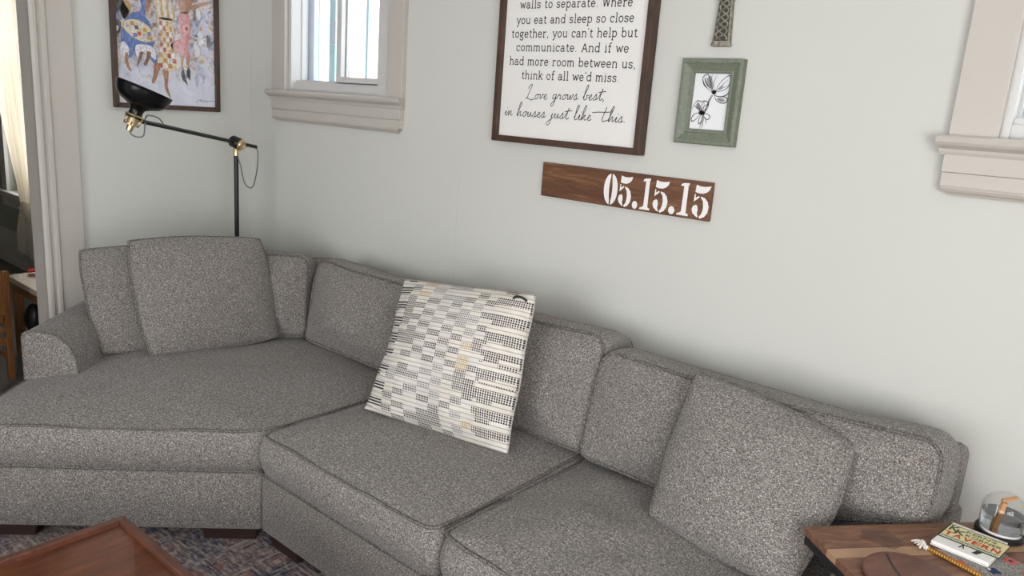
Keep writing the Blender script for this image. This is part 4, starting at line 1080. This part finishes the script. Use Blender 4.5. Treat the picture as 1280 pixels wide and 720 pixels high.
for nm_, c_ in dict(pt_skin=(.38,.175,.085), pt_skin_dark=(.20,.085,.04), pt_blue=(.085,.16,.42), pt_navy=(.03,.045,.12), pt_white=(.72,.70,.74), pt_cream=(.66,.55,.36), pt_ochre=(.52,.28,.07), pt_rose=(.58,.22,.22),
                 pt_pink=(.66,.38,.36), pt_red=(.45,.09,.05), pt_black=(.02,.02,.025), pt_lilac=(.46,.46,.62), pt_brown=(.16,.08,.045)).items():
    m = new_mat(nm_, c_, .5); g = NT(m); v = g.coord('Object', (1, 1.6, 1))
    w1 = g.noise(v, 30, 5, .65, 1.0); w2 = g.noise(v, 70, 3, .6)
    c = g.mix(g.ramp(w1, [(.46,(0,0,0)), (.70,(.6,.6,.6))]), c_, tuple(x*.5+.32 for x in c_))
    c = g.mix(g.ramp(w2, [(.34,(.75,.75,.75)), (.52,(0,0,0))]), c, tuple(x*.35+.02 for x in c_)); g.base(c)
# brushwork shapes: centimetres from the lower left corner of the sheet
layers = []
def PP(pts, mat, z=0, smooth=True):
    q = [tuple(p) for p in catmull([V(*p) for p in pts], 5, True)] if smooth else pts
    layers.append((q, mat, z))
K = .102     # cm per sketch unit
def sk(pts): return [((x-66)*K*.79, (690-y)*K*.79) for x, y in pts]
# blue dancer: skirt, underskirt, bodice
PP(sk([(95,300),(130,190),(200,150),(265,190),(300,300),(290,360),(330,480),(270,420),(240,370),(190,360),(150,420),(110,400)]), 'pt_blue')
PP(sk([(180,350),(230,335),(290,350),(300,420),(260,390),(215,380),(190,420)]), 'pt_white', 1)
PP(sk([(100,225),(170,195),(240,210),(290,255),(300,300),(240,320),(170,300),(125,265)]), 'pt_cream', 1)
for (x, y, c) in ((140,235,'pt_lilac'),(165,220,'pt_ochre'),(190,240,'pt_navy'),(215,225,'pt_white'),(240,250,'pt_ochre'),(265,270,'pt_blue'),(205,275,'pt_red'),(170,260,'pt_white'),(235,290,'pt_lilac'),(270,295,'pt_ochre'),(180,285,'pt_blue')):
    PP(sk([(x-13,y-11),(x+10,y-13),(x+15,y+8),(x-8,y+13)]), c, 2, False)
PP(sk([(215,60),(250,40),(262,90),(240,170),(205,185),(190,170),(225,120)]), 'pt_blue', 1)
PP(sk([(250,0),(300,0),(290,60),(268,140),(245,120),(262,60)]), 'pt_skin', 2)
PP(sk([(110,330),(140,370),(130,440),(135,490),(115,470),(95,420),(90,360)]), 'pt_white', 1)
PP(sk([(118,400),(132,395),(135,450),(150,500),(130,490),(112,440)]), 'pt_skin', 2)
PP(sk([(205,385),(225,380),(215,420),(200,450),(185,465),(195,420)]), 'pt_skin_dark', 2)
PP(sk([(250,375),(275,380),(262,420),(240,460),(225,450),(245,410)]), 'pt_skin_dark', 2)
# musician at the left edge
PP(sk([(55,60),(110,60),(125,110),(150,150),(120,200),(90,150),(60,190)]), 'pt_black', 1)
PP(sk([(100,140),(125,90),(160,110),(150,170),(110,200)]), 'pt_ochre', 1)
PP(sk([(120,20),(160,5),(205,30),(190,75),(150,60),(130,80)]), 'pt_pink', 2)
PP(sk([(145,40),(170,30),(178,55),(155,65)]), 'pt_brown', 3)
PP(sk([(60,210),(100,220),(90,280),(60,290)]), 'pt_black', 1); PP(sk([(55,240),(85,250),(75,275),(52,275)]), 'pt_white', 2)
# centre dancer: checked dress
PP(sk([(300,0),(390,0),(385,60),(420,130),(440,165),(330,170),(310,100)]), 'pt_cream', 2)
for k in range(6): x = 322+k*19; PP(sk([(x,50),(x+6,50),(x+16,160),(x+7,165)]), 'pt_ochre' if k % 2 else 'pt_white', 3, False)
PP(sk([(325,170),(410,160),(420,230),(415,330),(445,420),(440,465),(380,480),(330,455),(312,420),(340,330),(330,240)]), 'pt_cream', 2)
for r in range(9):
    for c in range(4):
        y = 180+r*32; wl = 330-(r > 4)*(r-4)*4; wr = 412+(r > 4)*(r-4)*8; x = wl+(wr-wl)*c/4; w = (wr-wl)/4
        if (r+c) % 2 == 0: PP(sk([(x+2,y),(x+w-2,y+2),(x+w-2,y+28),(x+2,y+27)]), ('pt_red','pt_pink','pt_ochre','pt_rose')[(r*3+c) % 4], 3, False)
        elif (r+c) % 4 == 1: PP(sk([(x+2,y),(x+w-2,y+2),(x+w-2,y+28),(x+2,y+27)]), 'pt_white', 3, False)
PP(sk([(290,440),(325,450),(315,500),(290,560),(272,555),(285,500)]), 'pt_skin', 1)
PP(sk([(345,475),(380,480),(378,530),(375,580),(390,640),(395,655),(375,630),(355,590),(352,540)]), 'pt_skin', 1)
# right dancer: rose dress, bare back, dark shoes
PP(sk([(440,20),(480,0),(560,0),(545,60),(520,110),(470,120),(455,70)]), 'pt_skin', 2)
PP(sk([(540,70),(600,40),(670,20),(680,30),(610,60),(550,90)]), 'pt_skin', 2)
PP(sk([(455,125),(515,110),(530,180),(525,260),(515,330),(525,395),(470,380),(400,330),(430,290),(465,270),(460,200)]), 'pt_rose', 2)
PP(sk([(485,195),(515,180),(525,215),(505,235),(485,225)]), 'pt_pink', 3); PP(sk([(495,203),(512,198),(512,220),(498,222)]), 'pt_red', 4)
PP(sk([(463,375),(485,385),(478,430),(485,470),(470,480),(462,430)]), 'pt_skin', 1); PP(sk([(500,390),(522,395),(515,430),(520,460),(505,465),(500,430)]), 'pt_skin', 1)
PP(sk([(462,485),(480,470),(495,520),(505,560),(490,545),(470,525)]), 'pt_black', 2); PP(sk([(500,470),(520,455),(525,490),(520,525),(505,510),(498,520)]), 'pt_black', 2)
# pale shapes at the right and lozenges
for (x, y, s, c) in ((560,200,26,'pt_lilac'),(600,260,30,'pt_white'),(630,180,26,'pt_lilac'),(655,270,22,'pt_black'),(575,330,30,'pt_white'),(640,340,26,'pt_lilac'),(590,110,24,'pt_white'),(645,110,24,'pt_lilac')):
    PP(sk([(x-s*.6,y-s*1.6),(x+s*.3,y-s),(x+s*.6,y+s*.7),(x-s*.1,y+s*1.7),(x-s*.7,y+s*.4)]), c, 1)
for (x, y) in ((568,520), (612,490)): PP(sk([(x,y-55),(x+17,y),(x+2,y+58),(x-16,y)]), 'pt_lilac', 1, False)
names = sorted({m_ for _, m_, _ in layers}); b = MB()
Y0, Z0 = py0+f_, pz0+f_
Wc, Hc = (py1-py0-2*f_), (pz1-pz0-2*f_)
for q, m_, z in layers:
    q = [(min(Wc-.001, max(.001, p[0]*.01)), min(Hc-.001, max(.001, p[1]*.01))) for p in q]
    from mathutils.geometry import tessellate_polygon
    tri = tessellate_polygon([[Vector((p[0], p[1], 0)) for p in q]])
    b.add([(.0102+.00025*z, Y0+p[0], Z0+p[1]) for p in q], [list(t) for t in tri], names.index(m_))
b.build('brushwork', names, pic)
b = MB(); sgp = cm2([(560,668),(580,650),(595,645),(590,658),(605,650),(612,660),(625,648),(632,660),(645,650),(655,656),(668,648),(690,655)], 5)
b.ribbon([(p[0]*.01, p[1]*.01) for p in sk(sgp)], .0022, lambda p: (.0106, Y0+p[0], Z0+p[1])); b.build('signature', 'ink', pic)
MB().box(.0135, .0155, py0+f_-.002, py1-f_+.002, pz0+f_-.002, pz1-f_+.002).build('glass', 'pane', pic)

# ------------------------------------------------------------------ floor lamp in the corner
LX, LY = .33, -.28
lp = thing('floor_lamp', 'black floor lamp with brass joints and a bell shade, behind the sofa corner', 'floor lamp', (LX, LY, 0))
J = Vector((LX, LY, 1.321)); E_ = Vector((.60, -.873, 1.422)); ad = (E_-J).normalized()
MB().lathe([(0,0),(.135,0),(.14,.004),(.14,.012),(.13,.018),(.02,.022),(.014,.04),(0,.04)], (LX,LY,0), n=40).build('base', 'black_metal', lp, smooth=True, auto=40)
MB().tube([(LX,LY,.03),(LX,LY,1.265)], .0115, 16).build('pole', 'black_metal', lp, smooth=True, auto=50)
MB().lathe([(0,1.255),(.0135,1.255),(.0135,1.29),(.010,1.296),(0,1.296)], (LX,LY,0), n=24).build('brass_collar', 'brass', lp, smooth=True, auto=40)
cd_ = Vector((.77,-.62,0)).normalized(); cd_ = (cd_ - ad*cd_.dot(ad)).normalized()
MB().lathe([(0,-.026),(.026,-.026),(.030,-.02),(.030,.02),(.026,.026),(0,.026)], J, cd_, 28).build('joint', 'black_metal', lp, smooth=True, auto=40)
MB().lathe([(0,.026),(.025,.026),(.027,.030),(.027,.040),(.024,.044),(.014,.046),(.012,.042),(0,.042)], J, cd_, 28).build('brass_knob', 'brass', lp, smooth=True, auto=40)
T0 = J - ad*.175
MB().tube([T0, E_], .0095, 14).build('arm', 'black_metal', lp, smooth=True, auto=50)
ax = Vector((.77*.30-.63*.20, .63*.30+.77*.20, .93)).normalized()
H = Vector((.592, -.924, 1.392))      # lower end of the lamp head
b = MB(); b.lathe([(0,-.012),(.012,-.012),(.014,.0),(.014,.012),(.030,.014),(.030,.020),(.022,.020),(.022,.052),(.036,.052),(.038,.056),(.036,.061),(0,.061)], H, ax, 28)
o = b.build('socket', 'brass', lp, smooth=True, auto=35)
b = MB(); a1 = ax.orthogonal().normalized(); a2 = ax.cross(a1)
for k in range(5):
    t = 2*math.pi*k/5; u_ = a1*math.cos(t)+a2*math.sin(t); b.tube([H+u_*.029+ax*.014, H+u_*.034+ax*.055], .0035, 8)
b.build('cage', 'brass', o, smooth=True)
b = MB(); pr = [(.030,.046),(.028,.054),(.027,.078),(.031,.090),(.050,.101),(.080,.114),(.098,.130),(.107,.148),(.112,.166),(.114,.177),(.117,.179)]
inn = [(r_-.0028, h_+.0008) for r_, h_ in pr][::-1]
b.lathe(pr+inn, H, ax, 56); sh = b.build('shade', 'black_shade', lp, smooth=True, auto=60)
b = MB(); b.lathe([(0,.062),(.016,.062),(.018,.07),(.027,.092),(.029,.11),(.025,.128),(.013,.139),(0,.142)], H, ax, 24); b.build('bulb', 'white_number', lp, smooth=True)
# bracket from arm end to head
MB().tube([E_-ad*.005, E_+ad*.025, H+ax*.02], .006, 10).build('bracket', 'brass', lp, smooth=True)
b = MB(); q0 = H - ax*.010
b.tube(catmull([q0, q0+Vector((.015,.012,-.022)), q0+Vector((.035,.045,-.018)), E_-ad*.02+Vector((.0,.0,.020)), E_-ad*.06+Vector((0,0,.034)), E_-ad*.105+Vector((0,0,.028)), E_-ad*.13+Vector((0,0,.008))], 8), .0032, 8)
b.build('cord', 'grey_cord', lp, smooth=True)
b = MB(); C0 = Vector((LX, LY, 1.275))
b.tube(catmull([T0, T0+Vector((.012,.004,-.03)), T0+Vector((.010,.0,-.12)), Vector((LX+.035,LY+.070,1.095)), Vector((LX+.030,LY+.030,1.115)), Vector((LX+.022,LY+.010,1.21)), C0+Vector((.010,0,-.012))], 8), .0032, 8)
b.build('cord', 'grey_cord', lp, smooth=True)

# ------------------------------------------------------------------ things seen through the doorway
def curtain(name, label, xt0, xt1, knot_x, knot_w, xb0, xb1, zt, zk, zb, y, folds, group=None):
    b = MB(); rows = 44; cols = 70; vs = []
    for i in range(rows+1):
        z = zt + (zb-zt)*i/rows
        if z > zk: s = ((zt-z)/(zt-zk))**1.7; a0 = xt0+(knot_x-knot_w/2-xt0)*s; a1 = xt1+(knot_x+knot_w/2-xt1)*s
        else: s = min(1, (zk-z)/(zk-zb)*1.8)**.7; a0 = knot_x-knot_w/2+(xb0-knot_x+knot_w/2)*s; a1 = knot_x+knot_w/2+(xb1-knot_x-knot_w/2)*s
        near = max(0, 1-abs(z-zk)/.16)
        for j in range(cols+1):
            t = j/cols; amp = .026*(1-.5*near)
            vs.append((a0+(a1-a0)*t, y - amp*math.sin(t*folds*2*math.pi) - .012*math.sin(t*folds*5.1+z*3) - .02*near, z))
    b.add(vs, [[i*(cols+1)+j, i*(cols+1)+j+1, (i+1)*(cols+1)+j+1, (i+1)*(cols+1)+j] for i in range(rows) for j in range(cols)])
    root = thing(name, label, 'curtain', (knot_x, y, zb), 0, group)
    o = b.build('cloth', 'curtain_cloth', root, smooth=True); sd = o.modifiers.new('solid', 'SOLIDIFY'); sd.thickness = .0015
    b = MB()
    for k, (dx_, dz_, r_) in enumerate(((0,0,.05),(.04,-.03,.042),(-.035,.02,.035),(.05,-.08,.03))):
        bm = bmesh.new(); bmesh.ops.create_icosphere(bm, subdivisions=3, radius=r_)
        for v_ in bm.verts: v_.co = v_.co*(1+.25*noise.noise(v_.co*38+Vector((k,0,0)))); v_.co.y *= .7
        b.bm(bm, 0, Matrix.Translation((knot_x+dx_, y-.03, zk+dz_)))
    b.build('knot', 'curtain_cloth', root, smooth=True)
    b = MB(); b.tube([(xt0-.05, y, zt+.01), (xt1+.9, y, zt+.01)], .009, 10); b.build('rod', 'trim_paint', root, smooth=True)
    return root
curtain('curtain', 'long cream curtain knotted near its bottom, seen through the doorway', -3.42, -2.44, -2.62, .15, -2.86, -2.50, 2.42, .58, .19, -.30, 6)
# plant by the window
new_mat('leaf_green', (.20,.33,.05), .5)
pl = thing('potted_plant', 'green plant on the window sill behind the knotted curtain', 'plant', (-2.45, -.23, .632))
MB().lathe([(0,0),(.03,0),(.042,.07),(.045,.075),(.038,.075),(.034,.06),(0,.06)], (-2.45,-.232,.632), n=20).build('pot', 'white_number', pl, smooth=True, auto=40)
for k in range(9):
    a = k*2.4; b = MB(); p0 = Vector((-2.45,-.232,.70)); p1 = p0+Vector((.05*math.cos(a),.03*math.sin(a),.05+.012*k)); p2 = p0+Vector((.10*math.cos(a),.055*math.sin(a),.03+.016*k))
    P_ = catmull([p0,p1,p2], 5); s_ = Vector((-math.sin(a),math.cos(a),0)); n_ = len(P_); vs = []
    for i, p in enumerate(P_):
        w = .016*math.sin(math.pi*min(.97, .05+i/(n_-1))); vs += [p+s_*w, p-s_*w, p+Vector((0,0,.0012))]
    b.add(vs, [[i*3, i*3+3, i*3+5, i*3+2] for i in range(n_-1)] + [[i*3+2, i*3+5, i*3+4, i*3+1] for i in range(n_-1)])
    b.build('leaf', 'leaf_green', pl, smooth=True)
# low play table with a shelf
ptb = thing('play_table', 'low wooden table with a shelf in the next room, behind the small chair', 'table', (-.615, -.71, 0))
MT = Matrix.Translation((-.615, -.71, 0))
b = MB(); b.box(-.272, .272, -.29, .25, .445, .475, bevel=.004, M=MT); b.build('tabletop', 'play_table_wood', ptb)
b = MB(); b.box(-.255, .255, -.27, -.25, .39, .445, M=MT); b.box(-.255, .255, .21, .23, .39, .445, M=MT); b.box(.235, .255, -.25, .21, .39, .445, M=MT); b.box(-.255, -.235, -.25, .21, .39, .445, M=MT); b.build('apron', 'oak_orange', ptb)
b = MB(); b.box(-.25, .25, -.265, .225, .14, .16, M=MT); b.build('shelf', 'oak_orange', ptb)
for ax_ in (-.232, .232):
    for ay_ in (-.247, .207): b = MB(); b.box(ax_-.022, ax_+.022, ay_-.022, ay_+.022, 0, .39, bevel=.003, M=MT); b.build('leg', 'oak_orange', ptb)
new_mat('toy_red', (.50,.04,.03), .4); new_mat('toy_blue', (.03,.14,.42), .4); new_mat('toy_white', (.75,.73,.70), .5)
def on_table(name, label, cat, at, mats, shape):
    r = thing(name, label, cat, at); shape(r); return r
r = thing('toy_plane', 'red, white and blue toy on the low wooden table', 'toy', (-.84, -.83, .4755))
b = MB(); b.tube(catmull([(-.865,-.895,.490),(-.85,-.84,.495),(-.84,-.79,.490)], 6), [.008]+[.014]*10+[.010,.008], 12); b.build('body', 'toy_red', r, smooth=True)
b = MB(); b.box(-.06, .06, -.016, .016, .478, .488, bevel=.003, M=Matrix.Translation((-.80,-.835,0)) @ Matrix.Rotation(-.5, 4, 'Z')); b.build('wing', 'toy_white', r)
b = MB(); b.box(-.03, .03, -.020, .020, .4765, .498, bevel=.004, M=Matrix.Translation((-.84,-.765,0)) @ Matrix.Rotation(-.5, 4, 'Z')); b.build('tail', 'toy_blue', r)
r = thing('toy_bag', 'black bag with a pale strap on the shelf of the low table', 'bag', (-.74, -.925, .1605))
b = MB(); bm = bmesh.new(); bmesh.ops.create_icosphere(bm, subdivisions=3, radius=.10)
for v_ in bm.verts: v_.co = Vector((v_.co.x*.8, v_.co.y*.75, v_.co.z*.9))*(1+.12*noise.noise(v_.co*14)); v_.co.z = max(v_.co.z, -.075)
b.bm(bm, 0, Matrix.Translation((-.74,-.915,.237)) @ Matrix.Diagonal((.7,.7,1,1))); b.build('body', 'black_metal', r, smooth=True)
b = MB(); b.tube(catmull([(-.684,-.91,.20),(-.672,-.90,.24),(-.69,-.895,.295),(-.72,-.895,.315)], 6), .008, 8); b.build('strap', 'grey_cord', r, smooth=True)
r = thing('folded_blanket', 'white bundle of cloth on the shelf of the low table, beside the black bag', 'blanket', (-.64, -.755, .1605))
for k in range(3):
    b = MB(); bm = bmesh.new(); bmesh.ops.create_cube(bm, size=1); bmesh.ops.subdivide_edges(bm, edges=bm.edges[:], cuts=7, use_grid_fill=True)
    for v_ in bm.verts:
        c_ = v_.co*2; l_ = (abs(c_.x)**6+abs(c_.y)**6+abs(c_.z)**6)**(1/6); c_ = c_/l_ if l_ > 0 else c_
        v_.co = Vector((c_.x*.11, c_.y*.085, c_.z*.030))*(1+.10*noise.noise(c_*2.3+Vector((k*3,0,0))))
    b.bm(bm, 0, Matrix.Translation((-.64,-.755,.192+k*.056))); b.build('fold', 'toy_white', r, smooth=True)
# small chair
kc = thing('small_chair', 'small orange-brown wooden chair with a broad slatted back, seen through the doorway', 'chair', (-.47, -1.27, 0))
def bar(name, pts, sx, sy, mat='oak_orange'):
    b = MB(); vs = []
    for p in pts:
        for a, c in ((-1,-1),(1,-1),(1,1),(-1,1)): vs.append((p[0]+a*sx/2, p[1]+c*sy/2, p[2]))
    n_ = len(pts); b.add(vs, [[0,1,2,3],[4*n_-4+i for i in range(4)]] + [[k*4+i, k*4+(i+1) % 4, k*4+4+(i+1) % 4, k*4+4+i] for k in range(n_-1) for i in range(4)])
    o = b.build(name, mat, kc); mb = o.modifiers.new('bevel', 'BEVEL'); mb.width = .003; mb.segments = 2; return o
# back faces the living room; seat towards the low table
bar('leg', [(-.47,-1.128,0),(-.47,-1.128,.28),(-.43,-1.135,.60)], .035, .030); bar('leg', [(-.47,-1.42,0),(-.47,-1.42,.28),(-.43,-1.425,.60)], .035, .030)
bar('leg', [(-.76,-1.128,0),(-.76,-1.128,.265)], .032, .030); bar('leg', [(-.76,-1.42,0),(-.76,-1.42,.265)], .032, .030)
b = MB(); b.box(-.79, -.45, -1.44, -1.11, .266, .29, bevel=.005); b.build('seat', 'oak_orange', kc)
bar('back_rail', [(-.438,-1.28,.545),(-.433,-1.28,.595)], .018, .262); bar('back_rail', [(-.468,-1.28,.315),(-.463,-1.28,.355)], .018, .262)
for k in range(4): y_ = -1.17-.073*k; bar('slat', [(-.463,y_,.356),(-.439,y_,.545)], .010, .055)
bar('stretcher', [(-.47,-1.274,.19),(-.47,-1.274,.235)], .018, .262); bar('stretcher', [(-.615,-1.128,.10),(-.615,-1.128,.13)], .258, .016); bar('stretcher', [(-.615,-1.42,.10),(-.615,-1.42,.13)], .258, .016)
